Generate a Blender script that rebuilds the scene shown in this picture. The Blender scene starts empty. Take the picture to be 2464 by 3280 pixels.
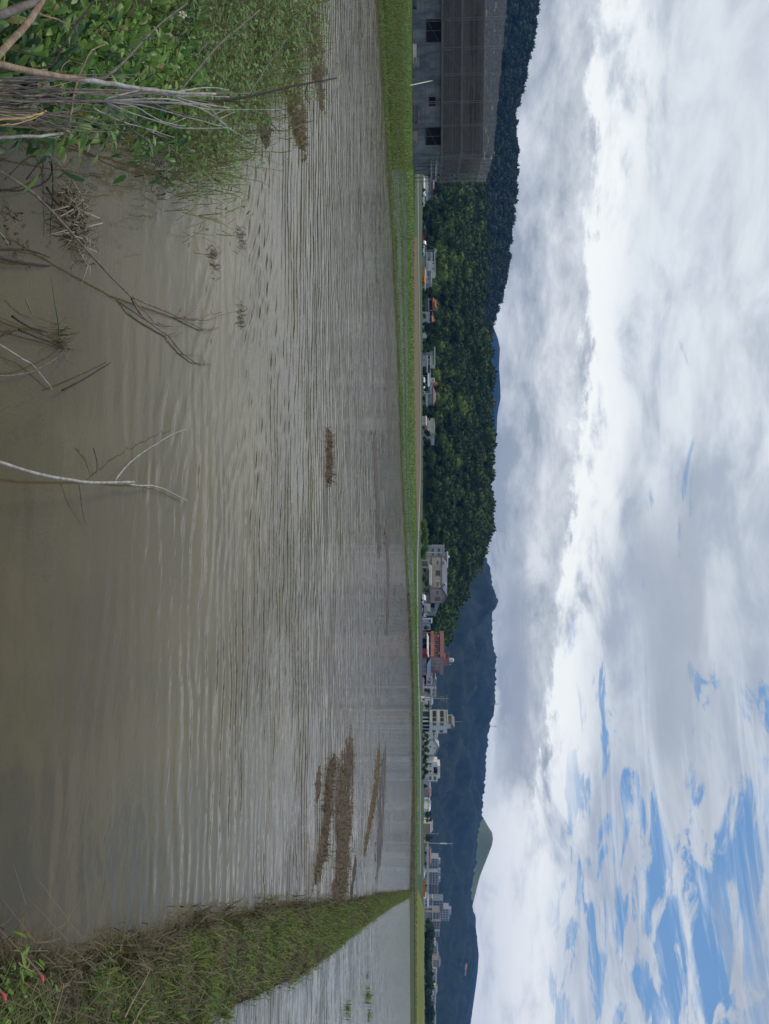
# Flooded rice paddy below wooded hills, photographed with the camera held on its side
# (world "up" points to the right of the picture).
import bpy, bmesh, math, random
import numpy as np
from mathutils import Vector, Matrix

R = math.radians
rnd = random.Random(7)
nr = np.random.default_rng(11)
S = bpy.context.scene
C = S.collection

# ------------------------------------------------------------------ camera
FPX = 2450.0            # focal length in photo pixels (photo 2464 x 3280)
HORX = 1368.0           # photo x of the horizon
CAMZ = 1.8              # eye height above the water
PITCH = math.atan((HORX - 1232.0) / FPX)
cam_d = bpy.data.cameras.new('camera')
cam = bpy.data.objects.new('camera', cam_d)
C.objects.link(cam)
S.camera = cam
cam_d.sensor_fit = 'VERTICAL'
cam_d.sensor_height = 36.0
cam_d.lens = 36.0 * FPX / 3280.0
cam_d.clip_start = 0.02
cam_d.clip_end = 30000
_f = Vector((0, math.cos(PITCH), -math.sin(PITCH)))      # viewing direction
_u = Vector((0, math.sin(PITCH), math.cos(PITCH)))       # image right = up in the world
_l = Vector((-1, 0, 0))                                  # image up = left in the world
cam.matrix_world = Matrix(((_u.x, _l.x, -_f.x, 0), (_u.y, _l.y, -_f.y, 0), (_u.z, _l.z, -_f.z, CAMZ), (0, 0, 0, 1)))

S.render.engine = 'CYCLES'
S.cycles.use_denoising = True
S.cycles.max_bounces = 5
S.cycles.diffuse_bounces = 2
S.cycles.glossy_bounces = 2
S.cycles.transparent_max_bounces = 24
S.cycles.volume_bounces = 0
S.cycles.caustics_reflective = False
S.cycles.caustics_refractive = False
S.view_settings.view_transform = 'Standard'
S.view_settings.look = 'None'
S.view_settings.gamma = 1.0
S.view_settings.use_curve_mapping = False
S.view_settings.exposure = 0.0

# ------------------------------------------------------------------ node helper
class X:
    """a node socket with arithmetic"""
    def __init__(s, nt, sock): s.nt, s.s = nt, sock
    def _m(s, op, b=None, c=None, clamp=False):
        n = s.nt.nodes.new('ShaderNodeMath'); n.operation = op; n.use_clamp = clamp
        for i, v in enumerate((s, b, c)):
            if v is None: continue
            if isinstance(v, X): s.nt.links.new(v.s, n.inputs[i])
            else: n.inputs[i].default_value = v
        return X(s.nt, n.outputs[0])
    def __add__(s, b): return s._m('ADD', b)
    __radd__ = __add__
    def __sub__(s, b): return s._m('SUBTRACT', b)
    def __rsub__(s, b): return (s * -1.0) + b
    def __mul__(s, b): return s._m('MULTIPLY', b)
    __rmul__ = __mul__
    def __truediv__(s, b): return s._m('DIVIDE', b)
    def clamp(s): return s._m('ADD', 0.0, clamp=True)
    def step(s, a, b):        # smoothstep from a to b (a may exceed b)
        n = s.nt.nodes.new('ShaderNodeMapRange'); n.interpolation_type = 'SMOOTHSTEP'
        lo, hi, t0, t1 = (a, b, 0.0, 1.0) if a < b else (b, a, 1.0, 0.0)
        s.nt.links.new(s.s, n.inputs[0])
        for i, v in zip((1, 2, 3, 4), (lo, hi, t0, t1)): n.inputs[i].default_value = v
        return X(s.nt, n.outputs[0])
    def bump1(s, c, w): return s.step(c - w, c) * s.step(c + w, c)

def comb(nt, x, y, z):
    n = nt.nodes.new('ShaderNodeCombineXYZ')
    for i, v in enumerate((x, y, z)):
        if isinstance(v, X): nt.links.new(v.s, n.inputs[i])
        else: n.inputs[i].default_value = v
    return X(nt, n.outputs[0])

def noise(nt, vec=None, scale=5.0, detail=4.0, rough=0.55, dist=0.0):
    n = nt.nodes.new('ShaderNodeTexNoise')
    if vec is not None: nt.links.new(vec.s, n.inputs['Vector'])
    n.inputs['Scale'].default_value = scale
    n.inputs['Detail'].default_value = detail
    n.inputs['Roughness'].default_value = rough
    n.inputs['Distortion'].default_value = dist
    return X(nt, n.outputs['Fac'])

def mixc(nt, fac, a, b):
    n = nt.nodes.new('ShaderNodeMix'); n.data_type = 'RGBA'
    for sock, v in ((n.inputs[0], fac), (n.inputs[6], a), (n.inputs[7], b)):
        if isinstance(v, X): nt.links.new(v.s, sock)
        elif isinstance(v, (int, float)): sock.default_value = v
        else: sock.default_value = (*v[:3], 1)
    return X(nt, n.outputs[2])

def scaled(nt, vec, sx, sy, sz, rot=(0, 0, 0), loc=(0, 0, 0)):
    n = nt.nodes.new('ShaderNodeMapping')
    nt.links.new(vec.s, n.inputs['Vector'])
    n.inputs['Scale'].default_value = (sx, sy, sz)
    n.inputs['Rotation'].default_value = rot
    n.inputs['Location'].default_value = loc
    return X(nt, n.outputs[0])

# ------------------------------------------------------------------ sky and sun
SUN_EL, SUN_AZ = 52.0, -70.0     # degrees; azimuth from the viewing direction, minus = left
W = bpy.data.worlds.new('World'); S.world = W; W.use_nodes = True
nt = W.node_tree; nt.nodes.clear()
SKYK = 0.1                       # background strength; cloud radiances below are divided by it
def cl(r, g, b): return (r / SKYK, g / SKYK, b / SKYK)
tc = nt.nodes.new('ShaderNodeTexCoord')
d = X(nt, tc.outputs['Generated'])
sp = nt.nodes.new('ShaderNodeSeparateXYZ'); nt.links.new(d.s, sp.inputs[0])
dx, dy, dz = (X(nt, o) for o in sp.outputs)
az = dx._m('ARCTAN2', dy) * (180 / math.pi)
el = dz._m('ARCSINE') * (180 / math.pi)
sky = nt.nodes.new('ShaderNodeTexSky'); sky.sky_type = 'NISHITA'; sky.sun_disc = False
sky.sun_elevation = R(SUN_EL); sky.sun_rotation = R(SUN_AZ); sky.dust_density = 0.6
blue = X(nt, sky.outputs[0])
# coordinates on a flat cloud deck, and angular ones for the low banks of cloud
zz = dz._m('MAXIMUM', 0.0) + 0.16
deck = comb(nt, dx / zz, dy / zz, 0.0)
ang = comb(nt, az * 0.05, el * 0.11, 0.0)
elh = dz._m('ARCSINE') * (180 / math.pi)
warp = noise(nt, ang, 1.5, 9, 0.64)
big = noise(nt, scaled(nt, deck, 1.0, 1.5, 1.0, (0, 0, R(14))), 0.9, 3, 0.5)
fine = noise(nt, scaled(nt, deck, 1.0, 1.7, 1.0, (0, 0, R(22))), 4.2, 9, 0.62, 0.6)
soft = noise(nt, scaled(nt, ang, 0.8, 1.0, 1.0), 2.6, 9, 0.62, 0.35)
puff = noise(nt, scaled(nt, ang, 0.9, 1.0, 1.0, (0, 0, 0), (3.1, 1.7, 0)), 2.9, 11, 0.66, 0.25)
azw = az + (warp - 0.5) * 22.0 + (soft - 0.5) * 10.0
# high overcast layer
over = mixc(nt, (big * 0.45 + soft * 0.85).step(0.50, 0.80), cl(.45, .51, .60), cl(.84, .89, .93))
over = mixc(nt, azw.step(0, -34) * 0.6, over, cl(.69, .745, .80))
over = mixc(nt, azw.step(-8, 12) * el.step(8, 17) * 0.5, over, cl(.42, .475, .565))
hole = (fine * 0.72 + big * 0.38 + az.step(-2, 34) * 0.11 - az.step(4, -20) * 0.06 + el.step(6, 24) * az.step(0, 25) * 0.05).step(0.645, 0.71)
hole = hole * elh.step(3, 9)
col = mixc(nt, hole * 0.95, over, mixc(nt, 0.65, blue, cl(.14, .36, .72)))
streak = noise(nt, scaled(nt, ang, 0.42, 2.4, 1.0, (0, 0, R(-9))), 2.2, 9, 0.66, 0.6)
col = mixc(nt, streak.step(0.46, 0.64) * az.step(0, 20) * 0.70, col, cl(.72, .78, .86))
shade = noise(nt, scaled(nt, ang, 0.5, 1.3, 1.0, (0, 0, R(-16)), (7, 2, 0)), 1.5, 4, 0.5, 0.3)
col = mixc(nt, shade.step(0.50, 0.66) * el.step(10, 17) * 0.7, col, cl(.42, .465, .535))
# bright belt above the low bank
azr = az._m('MAXIMUM', -2.0)
elb = el + (warp - 0.5) * 5.0 + azr * 0.17          # belt height falls to the right
edge = elb + (puff - 0.5) * 5.5
belt = edge.step(10.3, 10.9) * elb.step(15.5, 10.8)
glow = edge.step(10.0, 11.0) * elb.step(24.0, 12.0) * azw.step(4, -14)
col = mixc(nt, glow * soft.step(0.28, 0.58) * 0.85, col, cl(.88, .94, .97))
col = mixc(nt, belt * soft.step(0.36, 0.52), col, cl(1.1, 1.12, 1.1))
# low bank of cloud resting on the hills
bank = edge.step(11.0, 10.2)
elc = el + (puff - 0.5) * 2.6
tone = (elc * 0.055 + (puff - 0.5) * 3.6 + (soft - 0.5) * 1.0 + 0.02).clamp()
bankc = mixc(nt, tone, cl(.41, .455, .505), cl(.90, .93, .95))
dark = elc.bump1(6.6, 1.7) * azw.step(-4, 9) * azw.step(26, 15)
bankc = mixc(nt, dark * 0.85, bankc, cl(.40, .44, .50))
slit = elc.step(5.2, 4.5) * azw.step(2, 16)
bankc = mixc(nt, slit * 0.9, bankc, cl(.92, .97, 1.0))
col = mixc(nt, bank * 0.97, col, bankc)
# bright heaped cloud low on the right
cum = (el + (puff - 0.5) * 6.0).step(8.4, 6.6) * azw.step(17.0, 22.5)
col = mixc(nt, cum * 0.97, col, mixc(nt, puff.step(0.30, 0.52), cl(.70, .76, .82), cl(1.06, 1.08, 1.08)))
bg = nt.nodes.new('ShaderNodeBackground'); bg.inputs[1].default_value = SKYK
nt.links.new(col.s, bg.inputs[0])
wo = nt.nodes.new('ShaderNodeOutputWorld'); nt.links.new(bg.outputs[0], wo.inputs[0])
W.cycles.sampling_method = 'MANUAL'; W.cycles.sample_map_resolution = 1024

sd = bpy.data.lights.new('sun', 'SUN'); sd.energy = 1.45; sd.angle = R(14); sd.color = (1.0, .955, .88)
sun = bpy.data.objects.new('sun', sd); C.objects.link(sun)
_sv = Vector((math.sin(R(SUN_AZ)) * math.cos(R(SUN_EL)), math.cos(R(SUN_AZ)) * math.cos(R(SUN_EL)), math.sin(R(SUN_EL))))
sun.rotation_euler = _sv.to_track_quat('Z', 'Y').to_euler()

# ------------------------------------------------------------------ pixel helpers
def ray(x, y):
    a, b = (y - 1640.0) / FPX, (x - 1232.0) / FPX
    return Vector((a, math.cos(PITCH) + b * math.sin(PITCH), -math.sin(PITCH) + b * math.cos(PITCH)))
def gnd(x, y, z=0.0):                 # photo pixel -> point on the level z
    r = ray(x, y); t = (z - CAMZ) / r.z
    return Vector((r.x * t, r.y * t, z))
def at(x, y, D):                      # photo pixel -> point at forward distance D
    r = ray(x, y); t = D / r.y
    return Vector((r.x * t, D, CAMZ + r.z * t))

# ------------------------------------------------------------------ mesh helpers
def link(name, me, mat=None, parent=None):
    o = bpy.data.objects.new(name, me); C.objects.link(o)
    if mat is not None:
        for m in (mat if isinstance(mat, (list, tuple)) else (mat,)): me.materials.append(m)
    if parent is not None: o.parent = parent
    return o
def say(t):
    """labels are read on the sideways picture: what stands to the left in the world shows higher up in it"""
    k = t
    for a, b_ in ((' left of ', ' above '), (' right of ', ' below ')): k = k.replace(a, b_)
    return k + ' in the picture' if k != t else k
def tag(o, label=None, cat=None, group=None, kind=None):
    if label: o['label'] = say(label)
    if cat: o['category'] = cat
    if group: o['group'] = group
    if kind: o['kind'] = kind
    return o
def empty(name, loc, rz=0.0, label=None, cat=None, group=None):
    o = bpy.data.objects.new(name, None); C.objects.link(o)
    o.location = loc; o.rotation_euler = (0, 0, rz); o.empty_display_size = 0.2
    return tag(o, label, cat, group)
class MB:
    """collects simple solids into one mesh"""
    def __init__(s): s.v, s.f = [], []
    def add(s, vs, fs):
        n = len(s.v); s.v += [tuple(p) for p in vs]; s.f += [tuple(i + n for i in f) for f in fs]; return s
    def box(s, x0, x1, y0, y1, z0, z1):
        return s.add([(x0,y0,z0),(x1,y0,z0),(x1,y1,z0),(x0,y1,z0),(x0,y0,z1),(x1,y0,z1),(x1,y1,z1),(x0,y1,z1)],
                     [(0,3,2,1),(4,5,6,7),(0,1,5,4),(1,2,6,5),(2,3,7,6),(3,0,4,7)])
    def prism(s, poly, axis, a, b):     # polygon of 2D points swept along an axis
        n = len(poly)
        def P(p, t):
            return (t, p[0], p[1]) if axis == 'x' else (p[0], t, p[1]) if axis == 'y' else (p[0], p[1], t)
        return s.add([P(p, a) for p in poly] + [P(p, b) for p in poly],
                     [tuple(range(n))[::-1], tuple(range(n, 2*n))] + [(i, (i+1) % n, n+(i+1) % n, n+i) for i in range(n)])
    def tube(s, pts, rad, k=6):         # a tube along points; rad = number or list
        pts = [Vector(p) for p in pts]; n = len(pts)
        rs = rad if isinstance(rad, (list, tuple)) else [rad] * n
        rings = []
        for i, p in enumerate(pts):
            t = (pts[min(i+1, n-1)] - pts[max(i-1, 0)]).normalized()
            a = t.cross(Vector((0, 0, 1)))
            if a.length < 1e-3: a = t.cross(Vector((1, 0, 0)))
            a.normalize(); b = t.cross(a)
            rings.append([p + (a * math.cos(q) + b * math.sin(q)) * rs[i] for q in (2*math.pi*j/k for j in range(k))])
        vs = [v for r in rings for v in r]
        fs = [(i*k+j, i*k+(j+1) % k, (i+1)*k+(j+1) % k, (i+1)*k+j) for i in range(n-1) for j in range(k)]
        fs += [tuple(range(k))[::-1], tuple(range((n-1)*k, n*k))]
        return s.add(vs, fs)
    def cyl(s, x, y, z0, z1, r0, r1=None, k=12): return s.tube([(x, y, z0), (x, y, z1)], [r0, r0 if r1 is None else r1], k)
    def mesh(s, name='mesh', smooth=False):
        me = bpy.data.meshes.new(name); me.from_pydata(s.v, [], s.f); me.update()
        if smooth: me.polygons.foreach_set('use_smooth', [True] * len(me.polygons))
        return me
    def build(s, name, mat, parent=None, smooth=False): return link(name, s.mesh(name, smooth), mat, parent)
def npmesh(name, V, F, mat, parent=None, tint=None, smooth=False):
    """mesh from numpy arrays: V (n,3), F (m,3) or (m,4)"""
    me = bpy.data.meshes.new(name); k = F.shape[1]
    me.vertices.add(len(V)); me.vertices.foreach_set('co', V.astype(np.float32).ravel())
    me.loops.add(F.size); me.loops.foreach_set('vertex_index', F.astype(np.int32).ravel())
    me.polygons.add(len(F)); me.polygons.foreach_set('loop_start', np.arange(0, F.size, k, dtype=np.int32))
    me.polygons.foreach_set('loop_total', np.full(len(F), k, dtype=np.int32))
    if smooth: me.polygons.foreach_set('use_smooth', np.ones(len(F), dtype=bool))
    if tint is not None:
        at_ = me.attributes.new('tint', 'FLOAT', 'POINT'); at_.data.foreach_set('value', tint.astype(np.float32))
    me.update(); me.validate()
    return link(name, me, mat, parent)

# ------------------------------------------------------------------ materials
M = {}
def mat(name, c0, c1=None, scale=8.0, rough=0.8, bump=0.0, detail=5.0, stretch=(1, 1, 1), lo=0.35, hi=0.65, spec=0.3, coords='Object', metal=0.0, bscale=None, tint=None, trans=0.0):
    """Principled material whose colour wanders between c0 and c1 with noise; tint mixes towards a third colour by the 'tint' attribute"""
    m = bpy.data.materials.new(name); m.use_nodes = True; t = m.node_tree
    b = t.nodes['Principled BSDF']; b.inputs['Roughness'].default_value = rough
    b.inputs['Specular IOR Level'].default_value = spec; b.inputs['Metallic'].default_value = metal
    v = X(t, t.nodes.new('ShaderNodeTexCoord').outputs[coords])
    v = scaled(t, v, *stretch)
    n = noise(t, v, scale, detail, 0.6)
    c = mixc(t, n.step(lo, hi), c0, c1 if c1 else tuple(q * 0.8 for q in c0))
    if tint:
        a = t.nodes.new('ShaderNodeAttribute'); a.attribute_name = 'tint'
        c = mixc(t, X(t, a.outputs['Fac']), c, tint)
    t.links.new(c.s, b.inputs['Base Color'])
    if bump:
        bn = t.nodes.new('ShaderNodeBump'); bn.inputs['Strength'].default_value = min(1.0, bump); bn.inputs['Distance'].default_value = 0.05 * max(1, bump)
        h = noise(t, v, bscale or scale * 3, 6, 0.6); t.links.new(h.s, bn.inputs['Height']); t.links.new(bn.outputs[0], b.inputs['Normal'])
    if trans:
        out = t.nodes['Material Output']; tr = t.nodes.new('ShaderNodeBsdfTranslucent'); t.links.new(c.s, tr.inputs[0])
        mx = t.nodes.new('ShaderNodeMixShader'); mx.inputs[0].default_value = trans
        t.links.new(b.outputs[0], mx.inputs[1]); t.links.new(tr.outputs[0], mx.inputs[2]); t.links.new(mx.outputs[0], out.inputs[0])
    M[name] = m
    return m
# ------------------------------------------------------------------ the land
mat('soil', (.10, .082, .058), (.06, .05, .036), 0.9, 0.9, 0.6)
mat('mud', (.195, .155, .092), (.105, .085, .054), 2.2, 0.9, 0.8, lo=0.3, hi=0.7)
mat('grass_far', (.115, .200, .028), (.070, .135, .020), 0.35, 0.9, 0.8, bscale=3.0)
mat('grass_olive', (.185, .190, .040), (.125, .145, .028), 0.12, 0.9, 0.8, bscale=2.0, stretch=(1, 2.5, 1))
mat('dirt', (.19, .135, .072), (.13, .092, .046), 0.25, 0.95, 0.6, bscale=2.0)
mat('bank_brown', (.085, .062, .034), (.05, .04, .022), 0.5, 0.95, 0.8, bscale=2.5)
mat('asphalt', (.06, .06, .062), (.045, .045, .047), 0.5, 0.9, 0.3)
mat('concrete', (.36, .35, .32), (.26, .255, .235), 0.7, 0.9, 0.3)
mat('field_green', (.062, .098, .024), (.040, .064, .018), 0.12, 0.9, 0.6)

def sheet(name, pts, z, material, kind='structure', thick=None):
    me = bpy.data.meshes.new(name)
    bm = bmesh.new()
    vs = [bm.verts.new((p[0], p[1], z if len(p) < 3 or z is not None else p[2])) for p in pts]
    f = bm.faces.new(vs)
    if f.normal.z < 0: f.normal_flip()
    bm.normal_update()
    if f.normal.z < 0: f.normal_flip()
    bmesh.ops.triangulate(bm, faces=bm.faces[:])
    bm.to_mesh(me); bm.free()
    o = link(name, me, material)
    if kind: o['kind'] = kind
    return o
def px_line(tab):                     # [(y, x)...] -> ground points
    return [gnd(x, y) for y, x in tab]
def interp(tab, u):
    xs = [p[0] for p in tab]; ys = [p[1] for p in tab]
    return float(np.interp(u, xs, ys))

o = sheet('ground', [(-9000, -400), (9000, -400), (9000, 12000), (-9000, 12000)], -0.6, M['soil'])

SHORE = [(-500, 1160), (0, 1208), (400, 1233), (800, 1257), (1200, 1276), (1500, 1285), (1800, 1299), (2000, 1309), (2200, 1318), (2500, 1320), (2700, 1315), (2855, 1311)]
SHORE2 = [(2855, 1311), (2950, 1313), (3280, 1315), (3900, 1316)]
OUTER = [(-500, 1176), (0, 1222), (400, 1243), (800, 1266), (1200, 1282), (1500, 1290), (1800, 1305), (2000, 1314), (2200, 1325), (2500, 1328), (2855, 1328), (3280, 1328), (3900, 1328)]

# water of the flooded paddies: turbid, glossy, rippled; the bed shows through near the bank
def water_mat(name, calm, tur0, tur1):
    m = bpy.data.materials.new(name); m.use_nodes = True; t = m.node_tree; t.nodes.clear()
    geo = t.nodes.new('ShaderNodeNewGeometry'); P = X(t, geo.outputs['Position'])
    s_ = t.nodes.new('ShaderNodeSeparateXYZ'); t.links.new(P.s, s_.inputs[0])
    px, py = X(t, s_.outputs[0]), X(t, s_.outputs[1])
    # wind ripples: two trains of long-crested waves, broken by noise
    def turned(deg, loc): return scaled(t, P, 1, 1, 1, (0, 0, R(-deg)), loc)
    def train(deg, along, across, loc, det=3, dist=.5):      # noise waves whose crests run at deg from the x axis
        return noise(t, scaled(t, turned(deg, loc), along, across, 1.0), 1.0, det, 0.5, dist)
    def swell(deg, lam, loc, dist, dsc):                     # regular ripples of wavelength lam
        n = t.nodes.new('ShaderNodeTexWave'); n.wave_type = 'BANDS'; n.bands_direction = 'Y'; n.wave_profile = 'SIN'
        t.links.new(scaled(t, turned(deg, loc), .55, 1, 1).s, n.inputs['Vector'])
        n.inputs['Scale'].default_value = .314 / lam; n.inputs['Distortion'].default_value = dist; n.inputs['Detail'].default_value = 2.0; n.inputs['Detail Scale'].default_value = dsc; n.inputs['Detail Roughness'].default_value = .5
        return X(t, n.outputs['Fac'])
    s1 = swell(-4, .235, (0, 0, 0), 7.5, 1.0); s2 = swell(-42, .22, (5, 3, 0), 4.5, 1.6); s3 = swell(9, .42, (2, 7, 0), 6.0, .9)
    w0 = train(5, .5, 1.3, (3, 1, 0), 4); w3 = train(-16, 5.0, 13.0, (1, 8, 0), 2, .3); w4 = train(-8, 1.4, 3.0, (6, 2, 0), 3)
    patch = noise(t, scaled(t, P, 0.10, 0.16, 1.0), 1.0, 3, 0.5)
    m1 = noise(t, scaled(t, P, .45, .8, 1.0), 1.0, 3, .55).step(.36, .62); m2 = noise(t, scaled(t, P, .6, .7, 1.0, (0, 0, 0), (9, 4, 0)), 1.0, 3, .55).step(.42, .62)
    left = px.step(1.2, -1.6) * py.step(12, 7)
    amp = py.step(2.5 * calm, 6.4 * calm) * 0.95 + 0.05
    h = s1 * 0.0080 * (m1 * .8 + .2) * (1.0 - py.step(10, 34) * .55) * (1.0 - left * .75) + s2 * left * .0066 * m2 + s3 * .0058 * m2 * py.step(5, 11) * (1.0 - py.step(12, 36) * .5) + w3 * 0.0050 * (patch.step(.3, .6) * .7 + .3) + w0 * py.step(9, 26) * 0.024 + w4 * py.step(11, 24) * 0.018
    h = h * amp
    bn = t.nodes.new('ShaderNodeBump'); bn.inputs['Strength'].default_value = 1.0; bn.inputs['Distance'].default_value = 1.0
    t.links.new(h.s, bn.inputs['Height'])
    n2 = noise(t, scaled(t, P, 0.5, 0.7, 1.0), 1.0, 4, 0.55)
    df = t.nodes.new('ShaderNodeBsdfDiffuse'); t.links.new(mixc(t, n2.step(0.3, 0.7), tur0, tur1).s, df.inputs[0])
    tr = t.nodes.new('ShaderNodeBsdfTransparent'); tr.inputs[0].default_value = (.86, .80, .66, 1)
    clear = py.step(6.5, 2.2) * 0.62
    mx = t.nodes.new('ShaderNodeMixShader'); t.links.new(clear.s, mx.inputs[0]); t.links.new(df.outputs[0], mx.inputs[1]); t.links.new(tr.outputs[0], mx.inputs[2])
    gl = t.nodes.new('ShaderNodeBsdfGlossy'); gl.inputs['Roughness'].default_value = 0.06; t.links.new(bn.outputs[0], gl.inputs['Normal'])
    fr = t.nodes.new('ShaderNodeFresnel'); fr.inputs[0].default_value = 1.33; t.links.new(bn.outputs[0], fr.inputs['Normal'])
    mx2 = t.nodes.new('ShaderNodeMixShader'); t.links.new(fr.outputs[0], mx2.inputs[0]); t.links.new(mx.outputs[0], mx2.inputs[1]); t.links.new(gl.outputs[0], mx2.inputs[2])
    ou = t.nodes.new('ShaderNodeOutputMaterial'); t.links.new(mx2.outputs[0], ou.inputs[0])
    M[name] = m
    return m
water_mat('water', 1.0, (.168, .138, .068), (.130, .108, .056))
water_mat('water_clear', 0.5, (.19, .175, .135), (.16, .15, .12))

# right bund between the two paddies: edges traced on the water level
BL = [(-260, 3190), (-60, 3110), (84, 3060), (278, 3068), (404, 3060), (472, 3023), (573, 2968), (716, 2939), (910, 2899), (1095, 2890), (1200, 2868), (1311, 2852)]
BR = [(-260, 4300), (100, 3900), (400, 3480), (615, 3285), (834, 3183), (994, 3103), (1137, 2981), (1247, 2905), (1311, 2874)]
bl = [gnd(x, y) for x, y in BL]; br = [gnd(x, y) for x, y in BR]

shore = px_line(SHORE)
sheet('paddy_water', shore + [p for p in bl[::-1]] + [(4.0, 0.3), (-9, 0.3), (-16, 8)], 0.0, M['water'])
sheet('side_paddy_water', [br[i] for i in range(len(br))] + px_line(SHORE2) + [(70, 40), (40, 8), (16, 2)], -0.004, M['water_clear'])

# bed of the near paddy, with lumps and furrows, seen through the shallow water
def bed():
    nx, ny = 110, 90
    xs = np.linspace(-7, 5, nx); ys = np.linspace(0.2, 9.0, ny)
    gx, gy = np.meshgrid(xs, ys)
    z = -0.075 - 0.02 * np.clip(gy - 3, 0, 5) * 0.5
    for k in range(260):
        cx, cy = nr.uniform(-7, 5), nr.uniform(0.5, 8); r = nr.uniform(0.04, 0.28); a = nr.uniform(-0.015, 0.03)
        z = z + a * np.exp(-((gx - cx) ** 2 + (gy - cy) ** 2) / r ** 2)
    z = np.minimum(z + 0.006 * nr.standard_normal(z.shape), -0.012)
    V = np.stack([gx, gy, z], -1).reshape(-1, 3)
    i = np.arange(nx - 1)[None] + nx * np.arange(ny - 1)[:, None]
    F = np.stack([i, i + 1, i + nx + 1, i + nx], -1).reshape(-1, 4)
    o = npmesh('paddy_bed', V, F, M['mud'], smooth=True); o['kind'] = 'structure'
bed()

def ridge_mesh(name, left, right, h, material, z0=-0.25, seg=14, wob=0.05, n_along=160, kind='structure', stepdown=1.0):
    """raised bank between two edge polylines (world points), domed, with uneven top"""
    def resample(pts, n):
        P = np.array([[p[0], p[1]] for p in pts]); s = np.r_[0, np.cumsum(np.hypot(*np.diff(P, axis=0).T))]
        s = s / s[-1]; t = np.linspace(0, 1, n) ** 1.6
        return np.stack([np.interp(t, s, P[:, 0]), np.interp(t, s, P[:, 1])], -1)
    A, B = resample(left, n_along), resample(right, n_along)
    w = np.linspace(0, 1, seg)
    V = A[:, None] * (1 - w)[None, :, None] + B[:, None] * w[None, :, None]
    prof = np.sin(np.pi * w) ** 0.55
    Z = z0 * 0 + h * prof[None] * (1 + wob * nr.standard_normal((n_along, seg)))
    Z[:, 0] = z0; Z[:, -1] = z0
    VV = np.concatenate([V, Z[..., None]], -1).reshape(-1, 3)
    i = np.arange(seg - 1)[None] + seg * np.arange(n_along - 1)[:, None]
    F = np.stack([i, i + 1, i + seg + 1, i + seg], -1).reshape(-1, 4)[:, ::-1]
    o = npmesh(name, VV, F, material, smooth=True)
    o['kind'] = kind
    return V, Z
mat('bund_soil', (.095, .115, .035), (.062, .050, .030), 3.5, 0.95, 1.0, bscale=14)
bundV, bundZ = ridge_mesh('grassy_bund', bl, br, 0.16, M['bund_soil'], n_along=220, seg=16)

# bank along the far shore, grass on mud
outer = px_line(OUTER)
mat('shore_bank', (.066, .098, .022), (.06, .05, .03), 0.8, 0.95, 0.8, bscale=6)
far_s = [p for p in shore] + px_line(SHORE2)[1:]
ridge_mesh('far_bund', far_s, outer, 0.075, M['shore_bank'], n_along=200, seg=8)

# level farmland beyond the first paddy
o = sheet('farmland', outer + [(160, 130), (2500, 1600), (9000, 12000), (-9000, 12000), (-2500, 1600), (-60, 24)], 0.03, M['field_green'])

# grassy ground in front of the unfinished building
LAWN = [(-500, 1180), (0, 1226), (300, 1240), (545, 1254), (545, 1303), (500, 1322), (0, 1314), (-500, 1309)]
sheet('rough_grass_plot', [gnd(x, y, 0.034) for y, x in LAWN], 0.034, M['grass_far'])

# the planted paddy: water with rows of young rice
PA = [(455, 1276), (530, 1256), (620, 1257), (800, 1267), (1200, 1283), (1500, 1291), (1800, 1306), (2000, 1316), (2180, 1325), (2190, 1328), (2000, 1327.5), (1800, 1326), (1500, 1311), (1200, 1309), (800, 1307), (530, 1298)]
PB = [(1930, 1331.5), (2200, 1332), (2500, 1332), (2810, 1331), (2800, 1341.5), (2500, 1341.5), (2200, 1341.5), (1930, 1340)]
sheet('planted_paddy_water', [gnd(x, y, 0.042) for y, x in PA], 0.042, M['water_clear'])
sheet('far_planted_paddy_water', [gnd(x, y, 0.042) for y, x in PB], 0.042, M['water_clear'])
GA = [(530, 1301), (800, 1307), (1200, 1309), (1500, 1311), (1800, 1326), (2000, 1328), (2000, 1332), (1800, 1332), (1500, 1331), (1200, 1327), (800, 1325), (530, 1330)]
sheet('grass_strip', [gnd(x, y, 0.046) for y, x in GA], 0.046, M['grass_far'])
DA = [(760, 1322), (900, 1323), (1200, 1326), (1500, 1330), (1700, 1338), (1700, 1346), (1500, 1346.5), (1200, 1343), (900, 1339), (760, 1336)]
sheet('bare_soil_field', [gnd(x, y, 0.050) for y, x in DA], 0.050, M['dirt'])
RD = [(380, 1337), (800, 1340), (1200, 1346), (1500, 1347.5), (1800, 1336), (2050, 1337), (2400, 1345.5), (2800, 1345.5), (2800, 1347.5), (2400, 1347.7), (2050, 1340), (1800, 1339), (1500, 1349), (1200, 1347.4), (800, 1342), (380, 1339)]
sheet('farm_road', [gnd(x, y, 0.054) for y, x in RD], 0.054, M['concrete'])
YD = [(2120, 1343), (2205, 1344), (2205, 1355), (2000, 1354), (1910, 1350), (1910, 1347), (1990, 1342.5)]
sheet('asphalt_yard', [gnd(x, y, 0.058) for y, x in YD], 0.058, M['asphalt'])

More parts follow.
